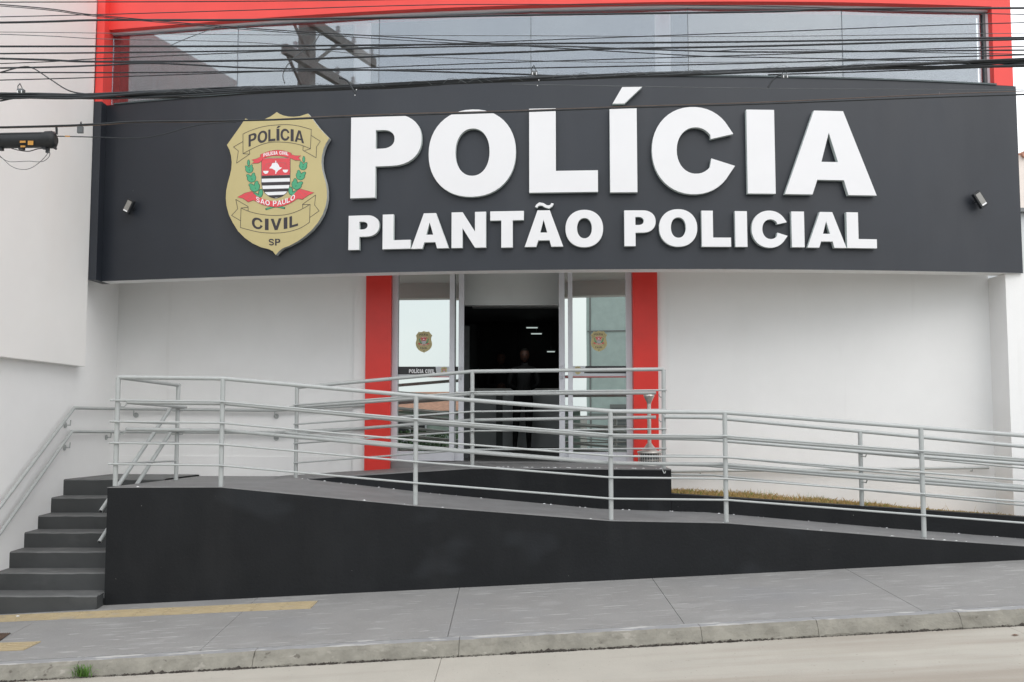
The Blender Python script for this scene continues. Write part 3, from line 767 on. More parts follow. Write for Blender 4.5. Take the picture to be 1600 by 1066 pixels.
# printed film bands on the glass
def dquad(name, mname, pts, off, parent):
    mb = MB(); P = [onwall(x, y, DO + off) for x, y in pts]
    t = Vector((1, WB, 0)).normalized(); n_ = Vector((t.y, -t.x, 0))
    mb.add(P, [tuple(range(len(P)))[::-1]], 0); return mb.build(name, mname, parent)
OF = .0105
dquad('film_band', 'film', [(621.8, 573), (680.5, 573), (682.6, 585.5), (621.8, 585.5)], OF, lf1)
dquad('film_patch', 'film_w', [(680.8, 573), (701.9, 573), (701.9, 588), (621.8, 588), (621.8, 585.7), (682.9, 585.7)], OF, lf1)
dquad('film_line', 'film_r', [(621.8, 588.2), (701.9, 588.2), (701.9, 589.8), (621.8, 589.8)], OF, lf1)
dquad('film_band', 'film', [(915, 572), (978.2, 572), (978.2, 583.5), (912.5, 583.5)], OF, lf2)
dquad('film_patch', 'film_w', [(895.2, 572), (914.7, 572), (912.2, 583.7), (978.2, 583.7), (978.2, 588), (895.2, 588)], OF, lf2)
dquad('film_line', 'film_r', [(895.2, 588.2), (978.2, 588.2), (978.2, 590), (895.2, 590)], OF, lf2)
dquad('film_band', 'film', [(710.4, 573), (715.9, 573), (715.9, 585), (710.4, 585)], .045 + OF, lf3)
dquad('film_line', 'film_r', [(883.2, 588.2), (887.8, 588.2), (887.8, 590), (883.2, 590)], .045 + OF, lf4)
# threshold
mb = MB(); wall_piece(mb, dx(611.6), dx(988.4), ZPL - .14, ZPL + .004, DO - .025, DO + .2); mb.build('threshold', 'deck', door)

# interior lobby (part of the station)
yb0 = 12.0
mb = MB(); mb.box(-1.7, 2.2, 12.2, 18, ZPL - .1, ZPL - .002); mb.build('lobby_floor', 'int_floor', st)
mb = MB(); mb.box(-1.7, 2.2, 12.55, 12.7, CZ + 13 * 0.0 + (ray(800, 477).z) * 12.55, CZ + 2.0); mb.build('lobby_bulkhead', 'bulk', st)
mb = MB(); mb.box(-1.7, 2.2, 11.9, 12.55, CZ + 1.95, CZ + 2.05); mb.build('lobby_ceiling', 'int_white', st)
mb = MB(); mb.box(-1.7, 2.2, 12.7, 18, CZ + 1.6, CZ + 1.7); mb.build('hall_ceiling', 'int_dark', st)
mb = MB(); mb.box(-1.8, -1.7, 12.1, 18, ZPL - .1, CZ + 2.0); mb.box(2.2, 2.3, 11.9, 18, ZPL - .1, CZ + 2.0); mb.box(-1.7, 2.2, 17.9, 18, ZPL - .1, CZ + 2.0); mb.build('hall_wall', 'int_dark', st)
# grey curtain-like panel edge inside on the left
mb = MB(); mb.box(U(724, 600, 13).x, U(733, 600, 13).x, 13, 13.05, ZPL, U(0, 510, 13).z); mb.build('glass_partition', 'cable_grey', st)
# counter
YC = 15.9
cn = thing('reception_counter', (0, YC, ZPL), 'grey reception counter in the dark lobby behind the open doors', 'counter')
def cbox(name, mname, px0, px1, py0, py1, y0=YC, dep=.5):
    a = U(px0, py0, y0); b = U(px1, py1, y0); mb = MB(); mb.box(a.x, b.x, y0, y0 + dep, b.z, a.z); return mb.build(name, mname, cn)
M['counter'] = mat('counter_grey', (0.50, 0.52, 0.53), 0.5, 0.03, 3)
cbox('panel', 'counter', 705, 775, 610, 699); cbox('panel', 'counter', 785.5, 890, 610, 699)
cbox('dark_post', 'int_dark', 775.3, 785.2, 610, 700.5, YC - .02)
cbox('counter_top', 'int_white', 700, 895, 607, 609.8, YC - .05, .6)
cbox('kick_plate', 'int_dark', 705, 890, 699.3, 701, YC + .03)
# short glowing bars far back in the hall, standing for lamp reflections in glass
for (a, b, py, who) in ((822.5, 840, 512, 'upper short glowing bar standing for a lamp reflection in the dark hall'), (830, 846.5, 521.5, 'middle short glowing bar standing for a lamp reflection in the dark hall'), (855, 867, 549.5, 'lowest and shortest glowing bar standing for a lamp reflection by the right door')):
    p, q = U(a, py, 17.0), U(b, py, 17.0)
    t_ = thing('ceiling_light', (p + q) / 2, who, 'lamp', 'lit tubes in the dark hall')
    mb = MB(); mb.box(p.x, q.x, 17.0, 17.06, p.z - .008, p.z + .008); mb.build('tube', 'lit', t_)
    mb = MB(); mb.box(p.x - .02, q.x + .02, 16.99, 17.07, p.z + .009, p.z + .03); mb.tube([((p.x + q.x) / 2, 17.03, p.z + .03), ((p.x + q.x) / 2, 17.03, CZ + 1.6)], .004, 6); mb.build('housing', 'int_dark', t_)
# lit ceiling fixture over the counter (its tubes show mirrored as bright lines in the dark hall)
cf = thing('ceiling_light', (0.1, 14.4, CZ + 1.5), 'long lit ceiling fixture hidden above the reception counter', 'lamp', 'lit tubes in the dark hall')
mb = MB(); mb.box(-.6, .8, 14.3, 14.5, CZ + 1.54, CZ + 1.60); mb.build('housing', 'int_white', cf)
al = bpy.data.lights.new('fixture_light', 'AREA'); al.shape = 'RECTANGLE'; al.size = 1.3; al.size_y = .15; al.energy = 3.4; al.color = (.93, 1, .98)
alo = bpy.data.objects.new('fixture_light', al); COL.objects.link(alo); alo.location = (0.1, 14.4, CZ + 1.53)
# cupboard silhouette in the hall
mb = MB(); mb.box(U(750, 0, 17.3).x, U(810, 0, 17.3).x, 17.3, 17.7, ZPL, U(0, 500, 17.3).z); mb.box(U(811, 0, 17.3).x, U(868, 0, 17.3).x, 17.3, 17.7, ZPL, U(0, 500, 17.3).z)
mb.build('hall_cabinet', 'cloth', label='tall black cabinet standing at the back of the dark hall', cat='cabinet')

# people --------------------------------------------------------------
def skin_body(name, joints, edges, mname, parent, sub=2):
    me = bpy.data.meshes.new(name); o0 = rootloc(parent)
    me.from_pydata([tuple(Vector(j[:3]) - o0) for j in joints], edges, []); me.update()
    o = bpy.data.objects.new(name, me); COL.objects.link(o); o.parent = parent
    sk = o.modifiers.new('skin', 'SKIN'); sk.use_smooth_shade = True
    for i, j in enumerate(joints): me.skin_vertices[0].data[i].radius = (j[3], j[4] if len(j) > 4 else j[3])
    me.skin_vertices[0].data[0].use_root = True
    ss = o.modifiers.new('sub', 'SUBSURF'); ss.levels = sub; ss.render_levels = sub
    me.materials.append(M[mname]); return o
def person(x, y, z, h, lean, label, arms):
    r = thing('person', (x, y, z), label, 'person')
    k = h / 1.75
    def P(a, b, c, *r_): return (x + a * k + lean * c * .05, y + b * k, z + c * k, *[q * k for q in r_])
    J = [P(0, 0, .95, .15, .11), P(0, 0, 1.15, .14, .10), P(0, 0, 1.36, .17, .11), P(0, 0, 1.47, .06, .06), P(0, -.01, 1.53, .055, .055),
         P(-.10, 0, .88, .095), P(-.11, -.01, .50, .065), P(-.12, .01, .10, .042), P(-.125, -.13, .035, .038, .03),
         P(.10, 0, .88, .095), P(.11, -.01, .50, .065), P(.12, .01, .10, .042), P(.125, -.13, .035, .038, .03),
         P(-.20, 0, 1.40, .06), P(-.26, .0, 1.14, .045), P(*arms[0], .035), P(.20, 0, 1.40, .06), P(.26, .0, 1.14, .045), P(*arms[1], .035)]
    E = [(0, 1), (1, 2), (2, 3), (3, 4), (0, 5), (5, 6), (6, 7), (7, 8), (0, 9), (9, 10), (10, 11), (11, 12), (2, 13), (13, 14), (14, 15), (2, 16), (16, 17), (17, 18)]
    skin_body('body', J, E, 'cloth', r)
    # head: skull with jaw, nose and ears
    hc = Vector(P(0, -.02, 1.64)); 
    bm = bmesh.new(); bmesh.ops.create_uvsphere(bm, u_segments=20, v_segments=14, radius=1)
    for v in bm.verts:
        c = v.co
        w = .078 * (1 - .22 * max(0, -c.z)); v.co = Vector((c.x * w, c.y * .098, c.z * .118))
        if c.y < -.08 and abs(c.x) < .03 and -.02 < c.z < .02: pass
    for v in bm.verts:
        if v.co.y < -.085 and abs(v.co.x) < .02 and -.03 < v.co.z < .005: v.co.y -= .018
    me = bpy.data.meshes.new('head'); off = hc - Vector((x, y, z))
    bmesh.ops.translate(bm, verts=bm.verts, vec=off); bmesh.ops.scale(bm, verts=bm.verts, vec=(1, 1, 1)); bm.to_mesh(me); bm.free()
    for p in me.polygons: p.use_smooth = True
    o = bpy.data.objects.new('head', me); COL.objects.link(o); o.parent = r; me.materials.append(M['skin'])
    mb = MB()
    for sx in (-1, 1):
        mb.lathe([(.004, -.012), (.010, -.006), (.010, .006), (.004, .012)], hc + Vector((sx * .030, -.088, .012)), 8)
    mb.build('eye', 'hair', r)
    mb = MB(); mb.obox(hc + Vector((0, -.088, -.055)), (.022, 0, 0), (0, .004, 0), (0, 0, .004)); mb.build('mouth', 'hair', r)
    bm = bmesh.new(); bmesh.ops.create_uvsphere(bm, u_segments=20, v_segments=14, radius=1)
    bmesh.ops.delete(bm, geom=[v for v in bm.verts if v.co.z < -.15 or (v.co.y < -.45 and v.co.z < .55)], context='VERTS')
    for v in bm.verts: v.co = Vector((v.co.x * .086, v.co.y * .105 + .004, v.co.z * .124)) + off
    me = bpy.data.meshes.new('hair'); bm.to_mesh(me); bm.free(); me.materials.append(M['hair'])
    o = bpy.data.objects.new('hair', me); COL.objects.link(o); o.parent = r
    # hands: palm, four fingers, thumb
    for a, sx in ((arms[0], -1), (arms[1], 1)):
        w = Vector(P(*a)); d = Vector((-sx * .9, -.35, -.1)).normalized(); s1 = d.cross(Vector((0, 0, 1))).normalized(); up = s1.cross(d)
        mb = MB(); mb.obox(w + d * .045, d * .045, up * .038, s1 * .013)
        for q, ln in ((-1.5, .055), (-.5, .068), (.5, .064), (1.5, .048)):
            b0 = w + d * .085 + up * q * .019; mb.tube([b0, b0 + d * ln * .5 + s1 * .004, b0 + d * ln * .9 + s1 * .02], [.008, .0075, .006], 7)
        b0 = w + d * .02 + up * .034; mb.tube([b0, b0 + up * .025 + d * .02, b0 + up * .032 + d * .045], [.010, .009, .007], 7)
        mb.build('hand', 'skin', r, bevel=.004)
    return r
pa = U(815, 600, 15.3)
person(pa.x, 15.3, ZPL, 1.62, .6, 'person in black uniform standing in front of the counter with legs visible', ((-.08, .15, 1.02), (.06, .17, 1.04)))
pb = U(783, 600, 16.9)
person(pb.x, 16.9, ZPL, 1.66, 0, 'person in black behind the reception counter, only the upper body showing', ((-.05, -.17, 1.12), (.07, -.18, 1.12)))

# ================================================================== NEIGHBOURS
nb = thing('neighbouring_house', (-7, 10.5, 0), 'tall blank white side wall of the neighbouring building rising left of the staircase', 'building')
mb = MB()
prof = [(9.1, -.6), (9.1, 6.65), (10.08, 6.6), (10.4, 6.66), (11.6, 6.95), (14, 7.4), (18, 7.4), (18, -.6)]
n = len(prof)
vs = [Vector((-5.21, y, z)) for y, z in prof] + [Vector((-9.5, y, z)) for y, z in prof]
mb.add(vs, [tuple(range(n))[::-1], tuple(range(n, 2 * n))] + [(i, (i + 1) % n, n + (i + 1) % n, n + i) for i in range(n)])
mb.build('side_wall', 'white_old', nb)
# upper part with thicker cream render, its lower edge sloping a little
e0, e1 = U(0, 557, 0.1), None
def onleft(px, py, X_):
    r = ray(px, py); y = X_ / r.x; return Vector((X_, y, CZ + r.z * y))
a = onleft(-40, 552, -5.09); b = onleft(131, 573, -5.09); yE = D(XF0) - .152
mb = MB(); zt = 6.6
mb.hexa([Vector((-5.208, 9.1, a.z - .004)), Vector((-5.09, 9.1, a.z - .004)), Vector((-5.09, yE, b.z)), Vector((-5.208, yE, b.z)),
         Vector((-5.208, 9.1, zt)), Vector((-5.09, 9.1, zt)), Vector((-5.09, yE, zt + .2)), Vector((-5.208, yE, zt + .2))])
mb.build('upper_render', 'cream', nb, bevel=.006)
# distant house at right, seen past the fascia edge
hr = thing('distant_house', U(1640, 600, 26), 'distant house with tiled roof and grey wall past the right end of the fascia', 'building')
c0, c1 = U(1572, 335, 26), U(1760, 335, 26); zg = 0
mb = MB(); mb.box(c0.x, c1.x + 3, 26, 33, zg, U(0, 333, 26).z); mb.build('wall', 'pale', hr)
mb = MB(); mb.box(c0.x + .1, c1.x + 3, 27, 33, U(0, 332, 26).z + .01, U(0, 243, 27).z); mb.build('upper_wall', 'housep', hr)
mb = MB(); mb.box(c0.x - .05, c1.x + 3, 25.8, 26.9, U(0, 333, 26).z + .002, U(0, 327, 26).z); mb.build('ledge', 'int_grey', hr)
z0 = U(0, 243, 27).z
for k in range(18):
    mb = MB(); x = c0.x - .1 + k * .3
    mb.tube([(x, 26.9, z0 + .02), (x, 29.5, z0 + .12)], .10, 8); mb.build('roof_tile', 'tile', hr)
# houses across the street, behind the camera: seen only mirrored in the glass
h1 = thing('opposite_house', (-9, -13, 0), 'low green walled house with red tile roof across the street, mirrored in the left door', 'building')
mb = MB(); mb.box(-17, -4.2, -18, -13, -.5, 1.75); mb.build('wall', 'houseg', h1)
mb = MB(); mb.add([(-17.4, -12.5, 1.751), (-3.8, -12.5, 1.751), (-3.8, -18.4, 1.751), (-17.4, -18.4, 1.751), (-14, -15.5, 2.55), (-8, -15.5, 2.55)], [(1, 0, 4, 5), (2, 1, 5), (3, 2, 5, 4), (0, 3, 4), (0, 1, 2, 3)]); mb.build('roof', 'tile', h1)
for x in (-14.5, -11, -7.5):
    mb = MB(); mb.box(x, x + 1.4, -12.99, -12.94, .5, 1.5); w_ = mb.build('window', 'alu', h1)
    mb = MB(); mb.box(x + .07, x + .66, -12.935, -12.93, .57, 1.43); mb.box(x + .74, x + 1.33, -12.935, -12.93, .57, 1.43); mb.build('pane', 'rubber', w_)
h2 = thing('opposite_building', (1, -13, 0), 'tall teal tiled building across the street, mirrored in the right door glass', 'building')
mb = MB(); mb.box(-3.1, 9, -20, -13, -.5, 8.6); mb.build('wall', 'teal', h2)
mb = MB(); mb.box(-3.2, 9.1, -20.1, -12.9, 8.602, 8.9); mb.build('parapet', 'bwhite', h2)
for i in range(6):
    mb = MB(); x = -2.98 + i * 2; mb.box(x, x + .06, -12.998, -12.97, 0, 8.5); mb.build('joint_strip', 'int_grey', h2)
for zz in (1.6, 3.2, 4.8, 6.4):
    mb = MB(); mb.box(-3.05, 8.9, -12.97, -12.95, zz, zz + .05); mb.build('joint_strip', 'int_grey', h2)
mb = MB(); mb.box(-2.2, 3.2, -12.94, -12.9, .1, 2.0); w_ = mb.build('shutter', 'int_grey', h2)
mb = MB()
for k in range(12): mb.box(-2.15, 3.15, -12.9, -12.88, .15 + k * .15, .22 + k * .15)
mb.build('shutter_slat', 'cable_grey', w_, kind='stuff')
# hedge in front of the low house
mb = MB(); rh = random.Random(11)
for k in range(5000):
    c = Vector((rh.uniform(-15, -4), -11.6 + rh.gauss(0, .25), -.2 + rh.random() ** .8 * 1.15)); s_ = rh.uniform(.04, .09)
    d1 = Vector((rh.uniform(-1, 1), rh.uniform(-1, 1), rh.uniform(-1, 1))).normalized() * s_; d2 = Vector((rh.uniform(-1, 1), rh.uniform(-1, 1), rh.uniform(-1, 1))).normalized() * s_
    mb.add([c - d1, c + d2, c + d1, c - d2], [(0, 1, 2, 3)])
mb.build('hedge', 'hedge', label='clipped green hedge across the street in front of the low house', cat='hedge')
mb = MB(); mb.box(-40, 40, -20, -10.2, -1.2, -.05); mb.build('far_sidewalk', 'walk', kind='structure')

# utility pole on the near sidewalk, out of frame left, mirrored in the upper window
up = thing('utility_pole', (-4.62, 7.86, -.25), 'concrete utility pole with crossarms mirrored in the upper window', 'utility pole')
px_, py_ = -4.62, 7.86
mb = MB(); mb.hexa([Vector((px_ + a * .15, py_ + b * .12, -.3)) for a, b in ((-1, -1), (1, -1), (1, 1), (-1, 1))] + [Vector((px_ + a * .10, py_ + b * .09, 9.2)) for a, b in ((-1, -1), (1, -1), (1, 1), (-1, 1))]); mb.build('shaft', 'conc', up, bevel=.015)
for z_ in (7.25, 7.95):
    mb = MB(); mb.obox((px_ + .13, py_ - .55, z_), (.05, 0, 0), (0, 1.35, 0), (0, 0, .075)); ca = mb.build('crossarm', 'conc', up, bevel=.008)
    for q in (-1.8, -1.2, -.7, .5):
        mb = MB(); mb.lathe([(.0, .06), (.045, .06), (.02, .09), (.05, .12), (.025, .15), (.045, .18), (.0, .22)], (px_ + .13, py_ + q, z_ + .016), 12); mb.build('insulator', 'int_white', ca)
    for s_ in (-1, 1):
        mb = MB(); mb.tube([(px_ + .13, py_ + s_ * .7, z_ - .08), (px_ + .11, py_ + s_ * .08, z_ - .6)], .028, 6); mb.build('brace', 'conc', up)

# ================================================================== SIGNS
def tangent(px, py, off=0):
    p = onfront(px, py, off); s = .3
    A = Vector((p.x - s, D(p.x - s) + off, 0)); B = Vector((p.x + s, D(p.x + s) + off, 0))
    t = (B - A).normalized(); n_ = Vector((t.y, -t.x, 0)).normalized()
    return p, t, n_
def hit_plane(px, py, p0, n_):
    r = ray(px, py); C0 = Vector((0, 0, CZ)); s = (p0 - C0).dot(n_) / r.dot(n_); return C0 + r * s
def letter_obj(chs, box, depth, parent, extra=None, clear=.012):
    x0, x1, y0, y1 = box; cx, cy = (x0 + x1) / 2, (y0 + y1) / 2
    p, t, n_ = tangent(cx, cy); pf = p + n_ * (depth + clear)
    A = hit_plane(x0, cy, pf, n_); B = hit_plane(x1, cy, pf, n_); T_ = hit_plane(cx, y0, pf, n_); Bo = hit_plane(cx, y1, pf, n_)
    w = (B - A).length; h = (T_ - Bo).length; org = Vector((A.x, A.y, Bo.z)) - n_ * depth
    cs = [[(u * w, v * h) for u, v in c] for c in glyph(chs)]
    if extra:
        (g2, bx) = extra
        EA = hit_plane(bx[0], bx[3], pf, n_); EB = hit_plane(bx[1], bx[2], pf, n_)
        ex0 = (Vector((EA.x, EA.y, 0)) - Vector((A.x, A.y, 0))).dot(t); ex1 = (Vector((EB.x, EB.y, 0)) - Vector((A.x, A.y, 0))).dot(t)
        cs2 = [[(ex0 + u * (ex1 - ex0), EA.z - Bo.z + v * (EB.z - EA.z)) for u, v in g2]]
    else: cs2 = []
    mb = MB()
    for group in ([cs, cs2] if cs2 else [cs]):
        vs, fs, nr = curve_solid(group, depth, .0022)
        wv = [org + t * v.x + Vector((0, 0, v.y)) + n_ * v.z for v in vs]
        for f, z in zip(fs, nr):
            pass
        b = len(mb.v); mb.v += wv
        for f, z in zip(fs, nr): mb.f.append([b + i for i in f]); mb.m.append(0 if z > .5 else 1); mb.sm.append(False)
    return mb.build('letter', ['letter', 'letter_side_shade'], parent)
s1 = thing('building_sign', onfront(957, 240), 'large raised white capital letters reading POLÍCIA on the black fascia', 'sign')
row1 = [('P', (548, 658.5, 179.5, 308.3)), ('O', (669.7, 806, 171.2, 307.8)), ('L', (826.8, 934, 169.1, 300.7)), ('I', (952.9, 995.4, 168.6, 300.7)),
        ('C', (1018.5, 1148.2, 167.3, 303.9)), ('I', (1167.2, 1210.8, 171.7, 302.8)), ('A', (1225, 1368, 173.5, 304.6))]
for i, (c, b) in enumerate(row1):
    letter_obj(c, b, .055, s1, (ACUTE, (957, 1003.5, 135.9, 162.3)) if i == 3 else None)
s2 = thing('building_sign', onfront(957, 360), 'smaller raised white letters reading PLANTÃO POLICIAL below the big word on the fascia', 'sign')
row2 = [('P', (544.5, 592.5, 336.7, 390.3)), ('L', (597.8, 641.6, 334.9, 389.2)), ('A', (642.4, 701.3, 333.3, 388.5)), ('N', (705.5, 759.3, 331.5, 387.4)),
        ('T', (765.9, 818.4, 330.1, 387.0)), ('A', (819.7, 880, 328.8, 385.8)), ('O', (883.5, 942.4, 328, 386.6)), ('P', (975.5, 1024.6, 328.8, 384.8)),
        ('O', (1029.8, 1089.5, 327, 385.8)), ('L', (1096.3, 1142, 329.4, 385.8)), ('I', (1148.6, 1167.5, 330.1, 386)), ('C', (1174.3, 1230.5, 329.3, 387.4)),
        ('I', (1236.8, 1256.8, 330.7, 386.6)), ('A', (1261, 1322, 331.5, 387.4)), ('L', (1323, 1369.6, 332.2, 388))]
for i, (c, b) in enumerate(row2):
    letter_obj(c, b, .05, s2, (TILDE, (836, 865, 315, 328)) if i == 5 else None)

# ---- the shield badge
BP, BT, BN = tangent(433, 288)
DEP = .06
PF = BP + BN * (DEP + .01)
CEN = hit_plane(330 + 440 / 4.265, 160 + 540 / 4.265, PF, BN)
def b2l(u, v):
    q = hit_plane(330 + u / 4.265, 160 + v / 4.265, PF, BN) - CEN
    return (q.dot(BT), q.z)
def blen(u): return u / 4.265 * 11.0 / F
SH = [(437, 65), (455, 77), (480, 88), (515, 95), (550, 97), (590, 93), (645, 75), (680, 118), (720, 170), (755, 208), (787, 240), (765, 275), (748, 315), (738, 360), (735, 405), (740, 450), (752, 495),
      (765, 540), (772, 590), (772, 640), (762, 695), (742, 750), (712, 802), (672, 850), (625, 892), (575, 928), (520, 957), (480, 972), (455, 990), (430, 1018), (410, 992), (380, 978), (330, 966), (275, 940), (225, 905), (180, 860), (145, 805), (118, 750), (102, 690), (97, 640),
      (100, 590), (110, 540), (124, 490), (134, 445), (137, 400), (132, 355), (122, 318), (105, 285), (140, 235), (185, 172), (228, 108), (262, 120), (305, 122), (350, 115), (395, 95), (420, 78)]
def cat(pts, n=5, closed=False):
    out = []; N = len(pts)
    rng = range(N if closed else N - 1)
    for i in rng:
        p0 = pts[(i - 1) % N] if closed or i > 0 else pts[0]; p1 = pts[i]; p2 = pts[(i + 1) % N]; p3 = pts[(i + 2) % N] if closed or i < N - 2 else pts[-1]
        for k in range(n):
            t = k / n
            out.append(tuple(.5 * (2 * b + (c - a) * t + (2 * a - 5 * b + 4 * c - d) * t * t + (3 * b - a - 3 * c + d) * t ** 3) for a, b, c, d in zip(p0, p1, p2, p3)))
    if not closed: out.append(tuple(pts[-1]))
    return out
# each layer: (name, material, [contours in crop coordinates], level)
LAY = []
def line(pts, w=3.2, closed=False):
    if closed: pts = pts + [pts[0]]
    for a, b in zip(pts, pts[1:]):
        dx_, dy_ = b[0] - a[0], b[1] - a[1]; l = math.hypot(dx_, dy_) or 1; nx, ny = -dy_ / l * w / 2, dx_ / l * w / 2; ex, ey = dx_ / l * w / 2, dy_ / l * w / 2
        yield [(a[0] - ex + nx, a[1] - ey + ny), (b[0] + ex + nx, b[1] + ey + ny), (b[0] + ex - nx, b[1] + ey - ny), (a[0] - ex - nx, a[1] - ey - ny)]
top_b = cat([(213, 212), (260, 190), (320, 170), (380, 157), (450, 151), (520, 150), (590, 160), (668, 182)], 3)
bot_b = cat([(662, 310), (600, 286), (530, 271), (450, 265), (380, 270), (300, 297), (213, 343)], 3)
segs = list(line(top_b + bot_b, 3.2, True))
segs += list(line([(213, 262), (150, 298), (182, 325), (170, 406), (258, 345), (256, 318)], 3.2)) + list(line([(213, 343), (256, 346)], 3.2))
segs += list(line([(668, 222), (728, 260), (703, 298), (700, 370), (612, 320), (614, 293)], 3.2)) + list(line([(662, 310), (625, 322)], 3.2))
t2 = cat([(200, 705), (260, 730), (340, 748), (430, 755), (520, 745), (600, 715), (660, 680)], 3)
b2 = cat([(656, 800), (600, 836), (520, 862), (430, 872), (330, 867), (260, 852), (196, 835)], 3)
segs += list(line(t2 + b2, 3.2, True))
segs += list(line([(247, 722), (247, 695), (165, 648), (178, 710), (137, 755), (197, 790)], 3.2)) + list(line([(200, 705), (247, 700)], 3.2))
segs += list(line([(612, 708), (610, 680), (697, 618), (690, 685), (720, 724), (658, 768)], 3.2)) + list(line([(610, 682), (660, 682)], 3.2))
LAY.append(('banner_outline', 'ink', segs, 1, 'ov'))
def text_layer(name, word, mname, x0, x1, base, height, k, gap=.12, lvl=1, ws=None):
    ws = ws or {'I': .36, 'L': .85, 'P': .95, 'A': 1.12, 'O': 1.15, 'C': 1.08, ' ': .5, 'V': 1.08, 'U': 1.0, 'S': 1.0, 'N': 1.05}
    tot = sum(ws[c] for c in word) + gap * (len(word) - 1); x = 0; cs = []
    for i, c in enumerate(word):
        if c != ' ':
            gl = glyph(c, k if c != 'I' else 1)
            if c == 'I': gl = [[(u, v) for u, v in g_] for g_ in gl]
            extra = []
            for cont in gl:
                pts = []
                # densify
                for a, b in zip(cont, cont[1:] + cont[:1]):
                    pts.append(a)
                    if abs(a[0] - b[0]) > .3 or abs(a[1] - b[1]) > .3: pts += [(lerp(a[0], b[0], .33), lerp(a[1], b[1], .33)), (lerp(a[0], b[0], .67), lerp(a[1], b[1], .67))]
                cs.append([(lambda X: (X, base(X) - v * height(X)))(x0 + (x + u * ws[c]) / tot * (x1 - x0)) for u, v in pts])
            if word in ('POLICIA', 'POLICIA CIVIL') and i == 3:
                cs.append([(lambda X: (X, base(X) - (1.06 + v * .17) * height(X)))(x0 + (x + (.0 + u * .55)) / tot * (x1 - x0)) for u, v in ACUTE])
        x += ws[c] + gap
    LAY.append((name, mname, cs, lvl, 'eo'))
def quad3(xa, ya, xb, yb_, xc, yc):
    def f(x): return ya * (x - xb) * (x - xc) / ((xa - xb) * (xa - xc)) + yb_ * (x - xa) * (x - xc) / ((xb - xa) * (xb - xc)) + yc * (x - xa) * (x - xb) / ((xc - xa) * (xc - xb))
    return f
text_layer('banner_text', 'POLICIA', 'ink', 250, 620, quad3(250, 298, 440, 257, 620, 275), lambda x: 80, .78)
text_layer('banner_text', 'CIVIL', 'ink', 272, 580, quad3(272, 838, 430, 852, 580, 822), lambda x: 76, .78, .2)
text_layer('banner_text', 'SP', 'ink', 383, 462, lambda x: 955, lambda x: 45, .85, .15)
CR = [(338, 375), (526, 372), (526, 470), (525, 540), (518, 575), (500, 605), (470, 628), (430, 640), (392, 629), (362, 606), (345, 577), (338, 540), (337, 470)]
LAY.append(('crest_outline', 'ink', [[(432 + (u - 432) * 1.035, 505 + (v - 505) * 1.025) for u, v in CR]], 1, 'eo'))
LAY.append(('crest_field', 'bwhite', [CR], 2, 'eo'))
def clipw(v):
    lo, hi = 338, 526
    if v > 540:
        t = (v - 540) / 100; h = 94 * math.sqrt(max(0, 1 - t * t)); lo, hi = 432 - h, 432 + h
    return lo, hi
LAY.append(('crest_chief', 'bred', [[(338, 376), (526, 373), (526, 484), (338, 490)]], 3, 'eo'))
strp = []
for v0, v1 in ((489, 509), (533, 555), (578, 598), (620, 638)):
    L_, R_ = [], []
    for k in range(6):
        v = lerp(v0, v1, k / 5); lo, hi = clipw(v); L_.append((lo + .5, v + 1)); R_.append((hi - .5, v - 4))
    strp.append(L_ + R_[::-1])
LAY.append(('crest_stripe', 'ink', strp, 3, 'ov'))
LAY.append(('map_emblem', 'bwhite', [[(388, 441), (404, 422), (408, 408), (425, 403), (442, 405), (452, 420), (458, 434), (474, 436), (462, 447), (448, 455), (436, 470), (428, 455), (408, 443)]], 4, 'eo'))
LAY.append(('scale_emblem', 'bwhite', [arc(366, 458, 18, 20, 0, 180, 10)[::-1] and [(348, 458)] + [(366 - 18 * math.cos(R(a)), 458 + 20 * math.sin(R(a))) for a in range(10, 180, 20)] + [(384, 458)],
                                      [(478, 450)] + [(496 - 18 * math.cos(R(a)), 450 + 20 * math.sin(R(a))) for a in range(10, 180, 20)] + [(515, 450)], [(429, 390), (435, 390), (435, 478), (429, 478)]], 4, 'ov'))
LAY.append(('scale_beam', 'film_r', list(line([(368, 412), (432, 402), (496, 404)], 3)) + list(line([(350, 456), (368, 412), (383, 456)], 2.2)) + list(line([(480, 448), (496, 404), (513, 448)], 2.2)), 4, 'ov'))
def leafshape(cx, cy, L_, w, ang):
    c, s = math.cos(R(ang)), math.sin(R(ang)); o = []
    for k in range(10):
        a = 2 * math.pi * k / 10; x, y = math.cos(a) * L_ / 2, math.sin(a) * w / 2 * (1.0 if abs(math.cos(a)) < .9 else .6)
        o.append((cx + x * c - y * s, cy + x * s + y * c))
    return o
dk, gn = [], []
for side in (0, 1):
    pth = [(316, 615), (296, 575), (280, 535), (267, 495), (257, 455), (250, 418)] if side == 0 else [(545, 600), (565, 560), (585, 520), (600, 478), (612, 435), (618, 395)]
    for i in range(0, len(pth) * 2 - 2):
        if i % 3 == 1: continue
        a = pth[i // 2]; b = pth[min(len(pth) - 1, i // 2 + 1)]; t = (i % 2) * .5; x, y = lerp(a[0], b[0], t), lerp(a[1], b[1], t)
        base_a = math.degrees(math.atan2(b[1] - a[1], b[0] - a[0])) if a != b else -90
        for sgn in (-1, 1):
            ax = base_a + sgn * 35; ox = 17 * math.cos(R(base_a + sgn * 85)); oy = 17 * math.sin(R(base_a + sgn * 85))
            f_s = 1.0 - .35 * (i / 10)
            dk.append(leafshape(x + ox * f_s, y + oy * f_s, 60 * f_s, 34 * f_s, ax)); gn.append(leafshape(x + ox * f_s, y + oy * f_s, 53 * f_s, 26 * f_s, ax))
        
    tip = pth[-1]; dk.append(leafshape(tip[0], tip[1] - 14, 46, 20, -90)); gn.append(leafshape(tip[0], tip[1] - 14, 40, 14, -90))
